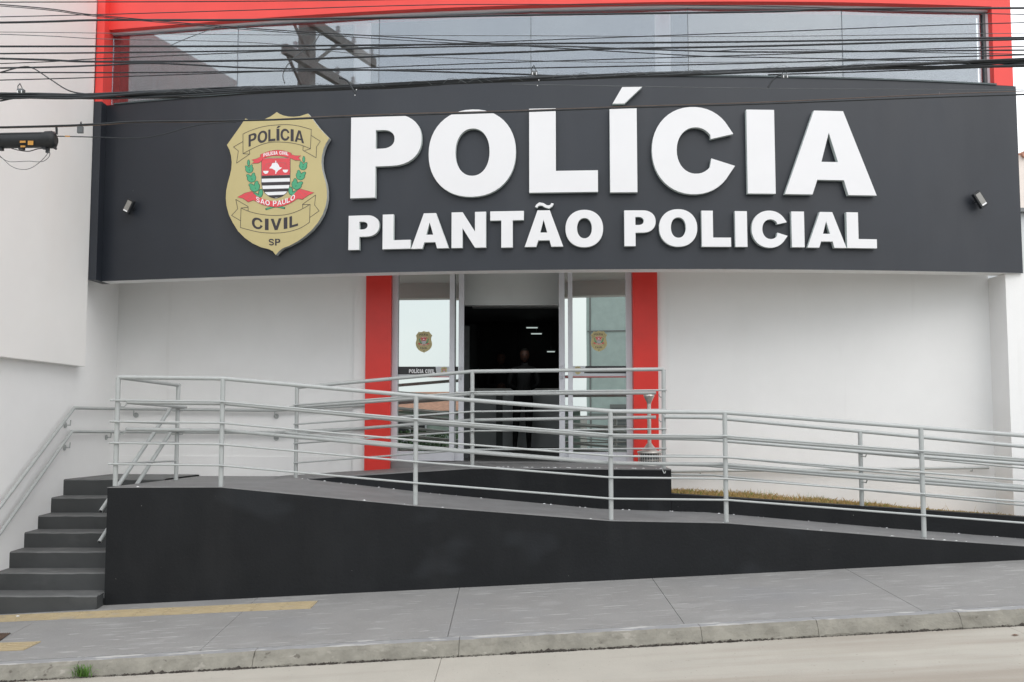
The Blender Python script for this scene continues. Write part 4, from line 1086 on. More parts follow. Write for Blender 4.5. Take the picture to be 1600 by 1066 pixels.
gn += list(line([(425, 693), (372, 711)], 9)) + list(line([(436, 693), (484, 704)], 9)); dk += list(line([(428, 693), (369, 712)], 13)) + list(line([(434, 693), (487, 705)], 13))
LAY.append(('laurel_outline', 'bdark', dk, 1, 'ov')); LAY.append(('laurel', 'bgreen', gn, 2, 'ov'))  # darker green leaf outline under the green leaves
rt = cat([(330, 349), (380, 330), (430, 321), (480, 323), (535, 339)], 3); rb = cat([(530, 374), (480, 361), (430, 357), (380, 364), (336, 381)], 3)
def inflate(c, k=1.04, e=2.2):
    cx = sum(p[0] for p in c) / len(c); cy = sum(p[1] for p in c) / len(c); out = []
    for x, y in c:
        l = math.hypot(x - cx, y - cy) or 1; out.append((x + (x - cx) / l * e, y + (y - cy) / l * e))
    return out
RB = [rt + rb, [(330, 364), (305, 378), (272, 384), (290, 394), (272, 408), (318, 405), (346, 384)], [(537, 348), (562, 358), (600, 356), (582, 370), (598, 388), (560, 386), (526, 370)]]
su = cat([(298, 622), (340, 642), (385, 655), (430, 660), (480, 654), (525, 636), (562, 604)], 3); sl = cat([(580, 640), (530, 672), (480, 691), (430, 698), (380, 692), (330, 676), (280, 650)], 3)
RB += [su + sl, [(299, 621), (270, 595), (228, 606), (177, 633), (214, 641), (248, 665), (290, 650)], [(561, 603), (592, 577), (640, 591), (686, 603), (650, 619), (610, 646), (572, 642)]]
LAY.append(('ribbon_outline', 'ink', [inflate(c) for c in RB], 3, 'ov')); LAY.append(('ribbon', 'bred', RB, 4, 'ov'))
LAY.append(('ribbon_fold', 'film_r', list(line([(270, 596), (215, 640)], 2.4)) + list(line([(285, 612), (240, 655)], 2.4)) + list(line([(592, 578), (640, 620)], 2.4)) + list(line([(578, 595), (615, 638)], 2.4)), 5, 'ov'))
text_layer('ribbon_text', 'POLICIA CIVIL', 'bwhite', 350, 516, quad3(350, 366, 432, 350, 516, 356), lambda x: 23, .8, .14, 5)
text_layer('ribbon_text', 'SAO PAULO', 'bwhite', 300, 560, quad3(300, 660, 436, 690, 560, 645), lambda x: 34, .7, .16, 5)

def build_badge(parent, origin, t, n_, s, depth, step, side=True):
    up_ = Vector((0, 0, 1))
    def place(vs): return [origin + t * (v.x * s) + up_ * (v.y * s) + n_ * v.z for v in vs]
    sh = [b2l(u, v) for u, v in SH]
    if depth > .01:
        vs, fs, nr = curve_solid([sh], depth / s, .0025 / s)
        mb = MB(); wv = [origin + t * (v.x * s) + up_ * (v.y * s) + n_ * (v.z * s) for v in vs]
        mb.v = wv
        for f, z in zip(fs, nr): mb.f.append(f); mb.m.append(0 if z > .5 else 1); mb.sm.append(False)
        mb.build('shield_board', ['gold', 'gold_side'], parent)
    else:
        vs, fs, nr = curve_solid([sh], 0)
        mb = MB(); mb.v = place(vs)
        for f in fs: mb.f.append(f); mb.m.append(0); mb.sm.append(False)
        mb.build('shield_film', 'gold', parent)
    for name, mname, cs, lvl, mode in LAY:
        mb = MB(); z = depth + (.0032 if depth > .01 else 0) + step * lvl
        loc = [[b2l(u, v) for u, v in c] for c in cs]
        if mode == 'eo':
            vs, fs, nr = curve_solid(loc, 0); b = 0
            mb.v += [origin + t * (v.x * s) + up_ * (v.y * s) + n_ * z for v in vs]
            for f in fs: mb.f.append(f); mb.m.append(0); mb.sm.append(False)
        else:
            for j, c in enumerate(loc):
                vs, fs, nr = curve_solid([c], 0); b = len(mb.v)
                mb.v += [origin + t * (v.x * s) + up_ * (v.y * s) + n_ * (z + (j % 7) * step * .08) for v in vs]
                for f in fs: mb.f.append([b + i for i in f]); mb.m.append(0); mb.sm.append(False)
                if name in ('ribbon', 'ribbon_outline'):
                    mb.build(name, mname, parent); mb = MB()
        if mb.v: mb.build(name, mname, parent, kind='stuff' if name.startswith('laurel') else None)
bs = thing('shield_sign', CEN - BN * .07, 'big gold police shield sign with red crest and banners at the left of the fascia', 'shield sign')
build_badge(bs, CEN - BN * DEP, BT, BN, 1.0, DEP, .0009)
# small shields printed on the door glass
wt = Vector((1, WB, 0)).normalized(); wn = Vector((wt.y, -wt.x, 0))
def decal(px, py, hpx, lf, label):
    o = onwall(px, py, DO + OF) + wn * .0015
    d = thing('shield_sticker', o, label, 'sticker', 'shield stickers on the door glass')
    build_badge(d, o, wt, wn, hpx / 224 * yw(o.x) / 11.0, 0, .0003)
decal(662.6, 534.5, 34, lf1, 'gold shield sticker on the left door pane above the black band')
decal(936, 533.5, 33, lf2, 'gold shield sticker on the right door pane above the black band')
decal(694, 580, 13, lf1, 'tiny gold shield sticker at the end of the left black band')
decal(903, 579, 13, lf2, 'tiny gold shield sticker at the start of the right black band')
# POLÍCIA CIVIL on the left band
LAY2 = LAY; LAY = []
text_layer('band_text', 'POLICIA CIVIL', 'bwhite', 639, 679, lambda x: 583.2, lambda x: 6.2, 1.0, .14, 0)
name, mname, cs, lvl, mode = LAY[0]
mb = MB()
org = onwall(660, 580, DO + OF) + wn * .002
def p2l(u, v):
    q = hit_plane(u, v, org, wn) - org; return (q.dot(wt), q.z)
vs, fs, nr = curve_solid([[p2l(*p) for p in c] for c in cs], 0)
mb.v = [org + wt * v.x + Vector((0, 0, v.y)) for v in vs]
for f in fs: mb.f.append(f); mb.m.append(0); mb.sm.append(False)
mb.build('band_text', 'bwhite', lf1)

# ---- two small floodlights on the fascia
def flood(px, py, w, h, rot, label):
    p, t, n_ = tangent(px, py); root = thing('floodlight', p, label, 'floodlight', 'floodlights on the fascia')
    c = p + n_ * .085
    z = Vector((0, 0, 1)); cr, sr = math.cos(R(rot)), math.sin(R(rot))
    ex = t * cr + z * sr; ez = z * cr - t * sr; en = n_
    tilt = R(18); e2 = en * math.cos(tilt) - ez * math.sin(tilt) * .0
    mb = MB(); mb.obox(c, ex * w * .62, en * .022, ez * h * .58); mb.build('housing', 'rubber', root, bevel=.004)
    mb = MB(); mb.obox(c + en * .024, ex * w * .40, en * .002, ez * h * .46); mb.build('lens', 'lampgl', root)
    mb = MB(); mb.obox(c + en * .0275 - ez * h * .40, ex * w * .38, en * .001, ez * h * .05); mb.build('reflector', 'bwhite', root)
    mb = MB(); mb.tube([c - en * .02 + ex * w * .6, c - en * .06 + ex * w * .6, p + n_ * .004], .007, 6); mb.tube([c - en * .02 - ex * w * .6, c - en * .06 - ex * w * .6, p + n_ * .004], .007, 6); mb.build('bracket', 'rubber', root)
    mb = MB()
    for k in range(5): mb.obox(c - en * .03 + ex * w * (-.4 + .2 * k), ex * .003, en * .010, ez * h * .45)
    mb.build('cooling_fin', 'rubber', root, kind='stuff')
flood(208, 325, .078, .15, -27, 'small tilted floodlight at the left end of the fascia')
flood(1524, 314.5, .080, .165, 33, 'small tilted floodlight at the right end of the fascia')

# ================================================================== RAILINGS
RT, RBAR, RH, RP = .0215, .0105, .019, .024
def railing(root, pts, heights, offs, xtra=0):
    pass
Yr = 9.68
posts = [(180, 758), (345, 760), (649, 787.5), (955, 812), (1135, 814), (1444, 838)]
PB = [U(x, y, Yr) for x, y in posts]
slope = (PB[-1].z - PB[-2].z) / (PB[-1].x - PB[-2].x)
for xx in (6.2, 8.2): PB.append(Vector((xx, Yr, PB[5].z + slope * (xx - PB[5].x))))
H0 = 1.085
fr_ = thing('ramp_railing', PB[2], 'long grey tubular railing along the front edge of the ramp', 'railing')
def shift(pts, dy, dz, x0=None, ext=0):
    q = [p + Vector((0, dy, dz)) for p in pts]
    if ext:
        d = (q[1] - q[0]).normalized(); q[0] = q[0] - d * ext
    return q
mb = MB(); sidetop = U(281, 603.5, 11.08)
mb.tube(shift(PB, 0, H0), RT, 14); mb.build('top_rail', 'rail', fr_)
for k, fz in enumerate((131, 98, 65, 32.5)):
    mb = MB(); mb.tube(shift(PB, -.034, H0 * fz / 167, ext=.06), RBAR, 10); mb.build('bar', 'rail', fr_)
HZ = (H0 * 128 / 167, H0 * 86 / 167)
for z in HZ:
    q = shift(PB, .075, z); d = (q[1] - q[0]).normalized(); q[0] = q[0] + d * .07
    mb = MB(); mb.tube(q, RH, 12); mb.build('handrail', 'rail', fr_)
for p in PB:
    mb = MB(); mb.tube([p - Vector((0, 0, .01)), p + Vector((0, 0, H0 - .004))], RP, 14); mb.build('post', 'rail', fr_)
def ubracket(p, dirv, zz, root, r=.006, drop=.045, reach=.075):
    mb = MB(); a = p + Vector((0, 0, zz - drop))
    b = a + dirv * reach * .75; c = a + dirv * reach
    mb.tube([a, b, c + Vector((0, 0, drop * .4)), c + Vector((0, 0, drop - .01))], r, 8); mb.build('bracket', 'rail', root)
for p in PB:
    for z in HZ: ubracket(p, Vector((0, 1, 0)), z, fr_)
# left end returning to the rear post
rp = U(275, 749, 11.08); rp_h = H0
se = thing('landing_railing', PB[0], 'short grey side railing closing the left end of the landing', 'railing')
Q = [PB[0] + Vector((0, .03, 0)), rp]
d = (Q[1] - Q[0]).normalized()
mb = MB(); mb.tube([Q[0] + Vector((0, 0, H0)), Q[1] + Vector((0, 0, H0)) + d * .03], RT, 14); mb.build('top_rail', 'rail', se)
for fz in (131, 98, 65, 32.5):
    mb = MB(); mb.tube([Q[0] + Vector((.0, 0, H0 * fz / 167)), Q[1] + Vector((0, 0, H0 * fz / 167))], RBAR, 10); mb.build('bar', 'rail', se)
side = Vector((1, 0, 0))
for z in HZ:
    a = Q[0] + Vector((.075, .04, z)); b = Q[1] + Vector((.075, .06, z))
    mb = MB(); mb.tube([a, b], RH, 12); mb.build('handrail', 'rail', se)
    ubracket(Q[0], side, z, se); ubracket(Q[1], side, z, se); ubracket(Q[1], -side, z, se)
mb = MB(); mb.tube([rp - Vector((0, 0, .01)), rp + Vector((0, 0, H0))], RP, 14); mb.build('post', 'rail', se)
# stair handrails (right side), two pipes coming down from the rear post
sh_ = thing('stair_handrail', U(275, 700, 11.05), 'pair of slanting grey stair handrails descending beside the black ramp wall', 'handrail')
for (a, b) in ((U(268, 636, 11.0), U(157.5, 799, 9.78)), (U(268, 673, 11.0), U(155.5, 847, 9.78))):
    mb = MB(); d = (b - a); mb.tube([a + Vector((.12, .07, .0)), a, b], .0215, 12); mb.build('pipe', 'rail', sh_)
    mb = MB(); dd = d.normalized(); mb.tube([b - dd * .002, b + dd * .003], .017, 12); mb.build('pipe_end', 'rubber', sh_)
for t_ in (.55,):
    a = U(268, 673, 11.0).lerp(U(155.5, 847, 9.78), t_)
# wall handrails: left wall then back wall, ending on the red pilaster
wh = thing('wall_handrail', Vector((-5.15, 11, ZBACK)), 'pair of grey wall handrails running up the white side wall and along the back wall', 'handrail')
XW = -5.135
def lw(px, py): return onleft(px, py, XW)
def ex(p, q, t): return p + (p - q) * t
def bwall(px, py): return onwall(px, py, -.07)
def flat_path(L):
    a, b = lw(*L[0]), lw(*L[1]); c = Vector((XW, yw(XW) - .07, 0))
    c.z = bwall(*L[2]).z
    return [ex(a, b, .25), a, b, Vector((XW, b.y + .1, lerp(b.z, c.z, .05))), c] + [bwall(*q) for q in L[3:]]
P1 = flat_path([(0, 792), (116, 637.5), (182, 639), (430, 641.5), (601, 631)])
P2 = flat_path([(0, 833), (112, 674.5), (182, 675), (430, 676), (601, 668)])
for P_ in (P1, P2):
    mb = MB(); mb.tube(P_, .019, 12); mb.build('handrail', 'rail', wh)
def rosette(p, n_, dz, root):
    """wall rosette with a bent arm up to the rail"""
    w = p + Vector((0, 0, dz)); mb = MB()
    f0 = w + n_ * .0; mb.tube([f0, f0 - n_ * .008], .034, 16); mb.tube([f0 - n_ * .008, f0 - n_ * .06, f0 - n_ * .065 + Vector((0, 0, -dz - .01))], .007, 8)
    mb.build('bracket', 'rail', root)
nb_ = Vector((-WB, 1, 0)).normalized()
for px, py in ((213, 640), (432, 641.5)): rosette(onwall(px, py, -.002), nb_, -.075, wh)
for px, py in ((432, 676),): rosette(onwall(px, py, -.002), nb_, -.07, wh)
for px, py in ((102, 655), (101, 690)):
    p = onleft(px, py, -5.206); rosette(p, Vector((-1, 0, 0)), -.07, wh)
p = onleft(166, 675, -5.206); rosette(p, Vector((-1, 0, 0)), -.07, wh)

# platform railing on the inner wall
pr = thing('platform_railing', U(738, 728, 11), 'grey railing on the inner ramp and door platform in front of the glass doors', 'railing')
def inp(px, py, Y): return U(px, py, Y)
G = [inp(462, 747.5, 11.42), inp(738, 728, 11.02), inp(1037, 723.5, 10.72)]
G[2].z = ZPL
G[1].z = ZPL + .0
TOPZ = 1.075
def gl(z, ext0=0, ext1=0, dy=0):
    q = [p + Vector((0, dy, z)) for p in G]
    q[0] = q[0] - (q[1] - q[0]).normalized() * ext0; q[2] = q[2] + (q[2] - q[1]).normalized() * ext1
    return q
tz = [inp(462, 605.5, 11.42), inp(738, 580.5, 11.02), inp(1037, 577, 10.72)]
mb = MB(); mb.tube(tz, RT, 14); mb.build('top_rail', 'rail', pr)
for (a, b, c) in ((633, 612.5, 609.7), (663.3, 643.2, 640.2), (693.2, 673.6, 670.3), (723.5, 702.5, 701)):
    q = [inp(459, a, 11.39), inp(738, b, 10.99), inp(1041.5, c, 10.69)]
    mb = MB(); mb.tube(q, RBAR, 10); mb.build('bar', 'rail', pr)
for (a, b, c, e) in ((636.5, 616, 614, 1025), (677, 656.5, 652, 1025)):
    q = [inp(452, a + .8, 11.52), inp(738, b, 11.12), inp(e, c, 10.84)]
    mb = MB(); mb.tube(q, RH, 12); mb.build('handrail', 'rail', pr)
    ubracket(q[2] + Vector((.09, -.1, .0)), Vector((-.7, .7, 0)), 0, pr, .006, .05, .09)
for i, p in enumerate(G):
    mb = MB(); b0 = p.copy(); b0.z = zinner(max(-2.95, p.x)) - .01
    mb.tube([b0, Vector((tz[i].x if i != 0 else p.x, p.y, tz[i].z - .004))], RP, 14); mb.build('post', 'rail', pr)
# handrails on the lane side of the inner wall (going down to the right) and the rear railing at right
rr_ = thing('rear_railing', U(1348, 790, 10.5), 'grey railing and handrails along the rear edge of the lower ramp lane', 'railing')
def lanepath(fpx, dz):        # parallel to the lane at height dz, near the inner wall
    out = []
    for x in fpx: out.append(Vector((x, y2(x) - .09, zf(x) + dz)))
    return out
for dz, x0 in ((.80, -2.62), (.52, -2.62)):
    q = [Vector((x0 - .06, y2(x0) - .02, zf(x0) + dz + .005))] + lanepath([x0, PB[2].x, 1.08, 2.1, 4.2, 8.4], dz)
    mb = MB(); mb.tube(q, RH, 12); mb.build('handrail', 'rail', rr_)
RPp = [(1348, 790.7, 10.5)]
def rearpath(py_off):
    xs_ = [1.83, 2.22, 4.0, 6.5, 9.0]; return xs_
ra = [Vector((x, y2(x) + .07, 0)) for x in (1.70, 2.22, U(1348, 790, 10.5).x, 6.4, 9)]
for x in ra: x.z = zcurb(x.x)
ra_top = [U(1050, 651.5, ra[0].y).z, U(1112, 652.5, ra[1].y).z, U(1348, 674, ra[2].y).z]
sl_ = (ra_top[2] - ra_top[1]) / (ra[2].x - ra[1].x)
ra_top += [ra_top[2] + sl_ * (ra[3].x - ra[2].x), ra_top[2] + sl_ * (ra[4].x - ra[2].x)]
def rpath(dz): return [Vector((p.x, p.y, t + dz)) for p, t in zip(ra, ra_top)]
mb = MB(); mb.tube(rpath(0), RT, 14); mb.build('top_rail', 'rail', rr_)
for dz in (-.235, -.425, -.635):
    mb = MB(); mb.tube([p + Vector((0, -.032, dz)) for p in rpath(0)], RBAR, 10); mb.build('bar', 'rail', rr_)
for i in (2, 3, 4):
    p = ra[i]; mb = MB(); mb.tube([p - Vector((0, 0, .01)), Vector((p.x, p.y, ra_top[i] - .004))], RP, 14); mb.build('post', 'rail', rr_)
    for z in (.80, .52):
        zz = zf(p.x) + z; a = Vector((p.x, p.y, zz - .05)); mb = MB(); mb.tube([a, a + Vector((.01, -.12, 0)), a + Vector((.01, -.16, .045))], .006, 8); mb.build('bracket', 'rail', rr_)
# lone pipe along the right back wall
lp = thing('wall_pipe', onwall(1300, 735, -.05), 'grey pipe handrail fixed low along the white wall above the dry grass', 'handrail')
mb = MB(); a, b = onwall(1046, 737, -.06), onwall(1545, 731, -.06); mb.tube([a, b], .016, 10); mb.build('pipe', 'rail', lp)
for t_ in (.1, .5, .95):
    c = a.lerp(b, t_); mb = MB(); mb.tube([c, c + Vector((0, .0, -.035)), c + nb_ * .06 + Vector((0, 0, -.035))], .006, 8); mb.build('bracket', 'rail', lp)
# small hook under the platform edge
hk = U(1037, 733, 10.56); mb = MB(); mb.tube([hk + Vector((-.01, .04, .0)), hk + Vector((-.01, -.01, -.02)), hk + Vector((.0, -.02, -.045)), hk + Vector((.014, -.02, -.04)), hk + Vector((.016, -.02, -.02))], .005, 8)
mb.build('hook', 'rail', label='small metal hook under the right end of the door platform', cat='hook')

# ================================================================== ASHTRAY BIN
ab = U(1015, 722, 11.35); ab.z = ZPL
bn = thing('ash_bin', ab, 'standing steel ashtray bin with mesh basket and funnel by the red pilaster', 'ashtray')
mm = 11.35 / F
zz = lambda py: (722 - py) * mm * 1.0
mb = MB(); mb.lathe([(0, .004), (.125, .004), (.135, .012), (.138, .0)], ab, 28); mb.build('base', 'steel', bn)
mb = MB()
for k in range(26):
    w = 2 * math.pi * k / 26; c, s_ = math.cos(w), math.sin(w); mb.tube([ab + Vector((.132 * c, .132 * s_, .01)), ab + Vector((.132 * c, .132 * s_, zz(702)))], .0035, 5)
for z_ in (.02, .06, .10, .14): mb.lathe([(.130, z_), (.136, z_), (.136, z_ + .008), (.130, z_ + .008)], ab, 28)
mb.build('mesh_basket', 'steel', bn)
mb = MB(); mb.lathe([(.115, .01), (.115, zz(703))], ab, 24); mb.build('liner', 'cable_grey', bn)
mb = MB(); mb.lathe([(.142, zz(703.5)), (.145, zz(702)), (.142, zz(700.5)), (.085, zz(699)), (.03, zz(688.5)), (.024, zz(688))], ab, 28); mb.build('cone', 'steel', bn)
mb = MB(); mb.lathe([(.023, zz(688)), (.023, zz(626))], ab, 18); mb.build('stem', 'steel', bn)
mb = MB(); mb.lathe([(.023, zz(627)), (.03, zz(624)), (.062, zz(616)), (.066, zz(612)), (.06, zz(612)), (.05, zz(616)), (0, zz(618))], ab, 24); mb.build('cup', 'steel', bn)
mb = MB()
for k in range(14):
    w = rr.random() * 6.28; q = ab + Vector((rr.uniform(0, .04) * math.cos(w), rr.uniform(0, .04) * math.sin(w), zz(616))); mb.tube([q, q + Vector((rr.uniform(-.02, .02), rr.uniform(-.02, .02), .02))], .004, 6)
mb.build('cigarette_butt', 'bwhite', bn, kind='stuff')

# ================================================================== PLANTING
# soil bank behind the rear curb
mb = MB(); X = xs_between(1.77, 5.65, .1)
GT = [(onwall(1050, 766).x, onwall(1050, 766).z), (onwall(1150, 769).x, onwall(1150, 769).z), (onwall(1250, 777).x, onwall(1250, 777).z), (onwall(1340, 786).x, onwall(1340, 786).z), (onwall(1400, 792).x, onwall(1400, 792).z), (onwall(1555, 804).x, onwall(1555, 804).z)]
def zsoil(x, y):
    t = (y - (y2(x) + .14)) / (yw(x) - y2(x) - .14); return lerp(zcurb(x) - .02, interp(x, GT) - .015, t)
for a, b in zip(X, X[1:]):
    for k in range(5):
        q = []
        for x, kk in ((a, k), (b, k), (b, k + 1), (a, k + 1)):
            y = lerp(y2(x) + .14, yw(x) + .01, kk / 5); q.append(Vector((x, y, zsoil(x, y) + .012 * math.sin(x * 23 + kk * 2) * (kk % 5 > 0))))
        mb.add(q, [(0, 1, 2, 3)], 0, True)
mb.build('planting_bed', 'soil', kind='structure')
mb = MB(); rg = random.Random(21)
for k in range(9000):
    x = rg.uniform(1.78, 5.62); y = lerp(y2(x) + .15, yw(x) - .02, rg.random() ** .8)
    dens = .55 + .45 * math.sin(x * 5.3) * math.sin(x * 2.1 + 1)
    if rg.random() > dens + .25: continue
    z = zsoil(x, y); h = rg.uniform(.012, .05) * (1.5 if rg.random() < .06 else 1) * (1.2 if x < 4.4 else .8); w = rg.uniform(.003, .006)
    a = rg.uniform(0, 6.28); dx_, dy_ = math.cos(a), math.sin(a); l = rg.uniform(.0, .05)
    p = Vector((x, y, z - .005)); mi = 1 if rg.random() < .10 else 0
    mb.add([p + Vector((-dy_ * w, dx_ * w, 0)), p + Vector((dy_ * w, -dx_ * w, 0)), p + Vector((dx_ * l * .5, dy_ * l * .5, h * .7)), p + Vector((dx_ * l, dy_ * l, h))], [(0, 1, 2), (0, 2, 3)], mi)
for k in range(60):            # a few taller stalks
    x = rg.choice([2.2, 2.7, 3.0, 3.5, 3.52, 4.2, 4.9, 5.2]) + rg.gauss(0, .07); y = yw(x) - rg.uniform(.05, .4); z = zsoil(x, y); h = rg.uniform(.05, .11); l = rg.uniform(-.06, .06)
    p = Vector((x, y, z)); mb.add([p + Vector((-.003, 0, 0)), p + Vector((.003, 0, 0)), p + Vector((l, .01, h))], [(0, 1, 2)], rg.choice([0, 1]))
mb.build('dry_grass', ['dry', 'green'], kind='stuff', label='strip of short dry grass between the rear curb and the white wall')
# weed in the kerb joint
wd = MB(); wc = kerbfoot(U(131, 1058, 7.7).x) + Vector((0, -.012, .01))
for k in range(70):
    a = rg.uniform(0, 6.28); l = rg.uniform(.04, .13); h = rg.uniform(.05, .15) * (1 - .3 * rg.random()); w = rg.uniform(.0025, .005)
    d = Vector((math.cos(a), math.sin(a) * .4 - .2, 0)); s_ = d.cross(Vector((0, 0, 1))).normalized() * w; p = wc + Vector((rg.gauss(0, .03), rg.uniform(-.01, .01), 0))
    q = p + d * l * .45 + Vector((0, 0, h * .75)); e = p + d * l + Vector((0, 0, h * rg.uniform(.6, 1)))
    wd.add([p - s_, p + s_, q + s_ * .8, q - s_ * .8, e], [(0, 1, 2, 3), (3, 2, 4)])
wd.build('grass_tuft', 'green', label='green tuft of grass growing from the kerb joint at lower left', cat='weed')
# litter
for i, (px, py, s_, m_, lab) in enumerate(((9, 958, .02, 'bwhite', 'small white scrap of paper on the sidewalk by the bottom step'), (28, 965, .022, 'bwhite', 'crumpled pale scrap lying on the long yellow strip'), (1586, 996, .03, 'cable_rust', 'dry brown leaf lying on the road near the right edge'))):
    c = ground_pt(px, py) + Vector((0, 0, .012)) if py < 990 else Vector((U(px, py, 7.35).x, 7.35, road(U(px, py, 7.35).x, 7.35) + .004))
    mb = MB(); mb.add([c + Vector((-s_, 0, .002)), c + Vector((-.2 * s_, -s_ * .6, 0)), c + Vector((s_, -.2 * s_, .003)), c + Vector((.3 * s_, s_ * .6, .001)), c + Vector((0, 0, s_ * .35))], [(0, 1, 4), (1, 2, 4), (2, 3, 4), (3, 0, 4), (3, 2, 1, 0)])
    mb.build('litter', m_, label=lab, cat='litter')

# ================================================================== OVERHEAD CABLES
def wire_pts(L, Y, sag=0):
    L = sorted(L)
    a, b = L[0], L[1]; L = [(a[0] - 620, a[1] - (b[1] - a[1]) / (b[0] - a[0]) * 620 * .6)] + L
    a, b = L[-2], L[-1]; L = L + [(b[0] + 700, b[1] + (b[1] - a[1]) / (b[0] - a[0]) * 700 * .6)]
    return [U(x, y, Y) for x, y in cat([(float(x), float(y)) for x, y in L], 8)]
WG = 'overhead cables crossing the upper window'
def wire(L, th, Y, label, m_='cable'):
    if L[0][0] > 5 or L[-1][0] < 1595: pts = [U(x, y, Y) for x, y in cat([(float(x), float(y)) for x, y in L], 8)]
    else: pts = wire_pts(L, Y)
    mb = MB(); mb.tube(pts, th * 1.3 / 2 * Y / F, 6); return mb.build('overhead_cable', m_, label=label, cat='cable', group=WG)
wire([(0, 3.5), (400, 2), (800, -3), (1600, -14)], 1.3, 7.2, 'topmost thin black cable crossing the upper left corner over the red frame')
wire([(0, 26.5), (400, 15.7), (620, 9), (800, 7), (1200, 10), (1600, 22.8)], 1.1, 7.1, 'thin cable crossing the red frame header just above the window')
wire([(0, 35.5), (160, 31.5), (400, 31), (800, 24), (1200, 18.3), (1290, 14.8), (1600, 12.7)], 2.6, 7.0, 'thick black cable grazing the lower edge of the red header')
wire([(0, 7.2), (152, 24), (400, 45), (700, 63), (820, 72), (1080, 87), (1200, 90), (1600, 97)], 1.3, 6.9, 'black cable slanting steeply down from the top left corner')
wire([(0, 9.5), (152, 26), (400, 47.5), (700, 67), (880, 73), (1100, 80), (1200, 77), (1600, 85)], 1.0, 6.88, 'lower twin of the cable slanting down from the top left corner')
wire([(0, 50.2), (400, 54.5), (800, 56), (1200, 57), (1600, 52)], .8, 7.3, 'hair thin grey line across the upper third of the window', 'cable_grey')
wire([(0, 53.7), (160, 61), (400, 67), (560, 84), (800, 94), (975, 97.5), (1200, 97), (1600, 93)], .9, 7.25, 'thin grey line sagging across the middle of the window', 'cable_grey')
wire([(0, 72.7), (400, 72.2), (800, 68.6), (1200, 65), (1600, 58.8)], 2.3, 7.05, 'straight thick black cable through the middle of the window')
wire([(0, 84), (400, 79.5), (800, 71.7), (1000, 77), (1200, 81.5), (1600, 78.5)], 1.9, 7.0, 'black cable that dips slightly right of the window centre')
wire([(0, 91.7), (150, 96.5), (400, 94.5), (600, 88), (800, 82), (950, 76.5), (1200, 72), (1600, 61.6)], 2.5, 6.95, 'thick black cable rising gently to the right below the middle of the window')
wire([(0, 99.5), (152, 92), (400, 81.5), (800, 64.6), (1200, 50), (1600, 35.5)], 1.2, 7.15, 'thin cable rising steadily from left to right across the whole window')
wire([(0, 106.5), (152, 102.5), (240, 99), (400, 106.4), (600, 110), (800, 115.8), (920, 119), (1200, 112), (1600, 104)], 2.1, 6.92, 'black cable joining the heavy bundle near the centre')
wire([(0, 113.5), (250, 113.5), (400, 111.5), (800, 107), (1200, 98.3), (1600, 86)], 1.6, 7.0, 'straight black cable next above the heavy bundle')
wire([(0, 125.4), (400, 112.5), (600, 105), (800, 97.5), (1200, 85.4), (1600, 72.5)], 1.3, 7.08, 'thin cable rising to the right, crossing the one above the bundle at left')
wire([(0, 113.5), (33, 105), (52, 107), (80, 125), (111, 143), (150, 148)], 1.6, 6.82, 'loose black cable looping over the white wall at the far left')
wire([(800, 131.7), (1200, 138.3), (1600, 140.6)], .8, 7.2, 'hair thin line across the fascia above the big letters', 'cable_grey')
wire([(0, 198.9), (150, 194), (215, 190.3), (400, 188), (550, 182.5), (800, 174.8), (977, 168.5), (1200, 162), (1600, 147.8)], 2.2, 7.45, 'black cable crossing the tops of the big letters')
wire([(0, 200.5), (150, 196), (215, 191.5), (350, 190), (550, 180.5), (800, 173), (977, 166.6), (1200, 159.5), (1600, 142.5)], .9, 7.47, 'thin rust brown cable twisted along the one crossing the big letters', 'cable_rust')
wire([(90, 213), (150, 214.5), (215, 216), (255, 210), (290, 200), (325, 193.5), (370, 191)], 1.3, 7.44, 'thin cable running from the black closure up to the letter cable')
wire([(1200, 137), (1206, 127), (1215, 119), (1222, 117)], 2.4, 6.75, 'short bent black cable tail hanging from the bundle right of centre')
wire([(530, 122), (536, 123), (543, 127), (549, 136), (555, 146)], 2.4, 6.72, 'short bent black cable tail hanging from the bundle left of centre')
wire([(445, 131), (442, 118), (447, 105), (458, 92), (470, 82), (482, 75), (492, 66), (501, 51)], 1.3, 7.3, 'thin loop of cable curving up in front of the left window panes', 'cable_grey')
wire([(265, 72), (290, 61), (330, 46), (345, 42)], .9, 7.3, 'thin short stay line at the left end of the window', 'cable_grey')
# the heavy bundle: several cables lashed together
bd = thing('cable_bundle', U(800, 128, 6.8), 'heavy sagging bundle of black cables crossing the whole frame above the fascia', 'cable bundle')
BC = [(0, 149), (150, 149), (400, 139.5), (600, 134), (800, 124.5), (950, 118.5), (1200, 110.5), (1380, 103), (1600, 96.8)]
rb_ = random.Random(2)
full = cat([(-620., 152.)] + [(float(a), float(b)) for a, b in BC] + [(2300., 78.)], 10)
for k in range(9):
    ph = rb_.uniform(0, 6.28); am = rb_.uniform(1.0, 3.2); fq = rb_.uniform(.006, .016); o0 = rb_.uniform(-2.4, 2.4)
    pts = []
    for j, (x, y) in enumerate(full):
        sp = 1.0 + .35 * math.sin(x * .004 + 1)
        pts.append(U(x, y + (o0 + am * math.sin(x * fq + ph)) * sp, 6.8 + .02 * math.cos(x * fq + ph) + k * .004))
    mb = MB(); mb.tube(pts, rb_.choice([.0055, .007, .009]), 7); mb.build('cable', 'cable', bd)
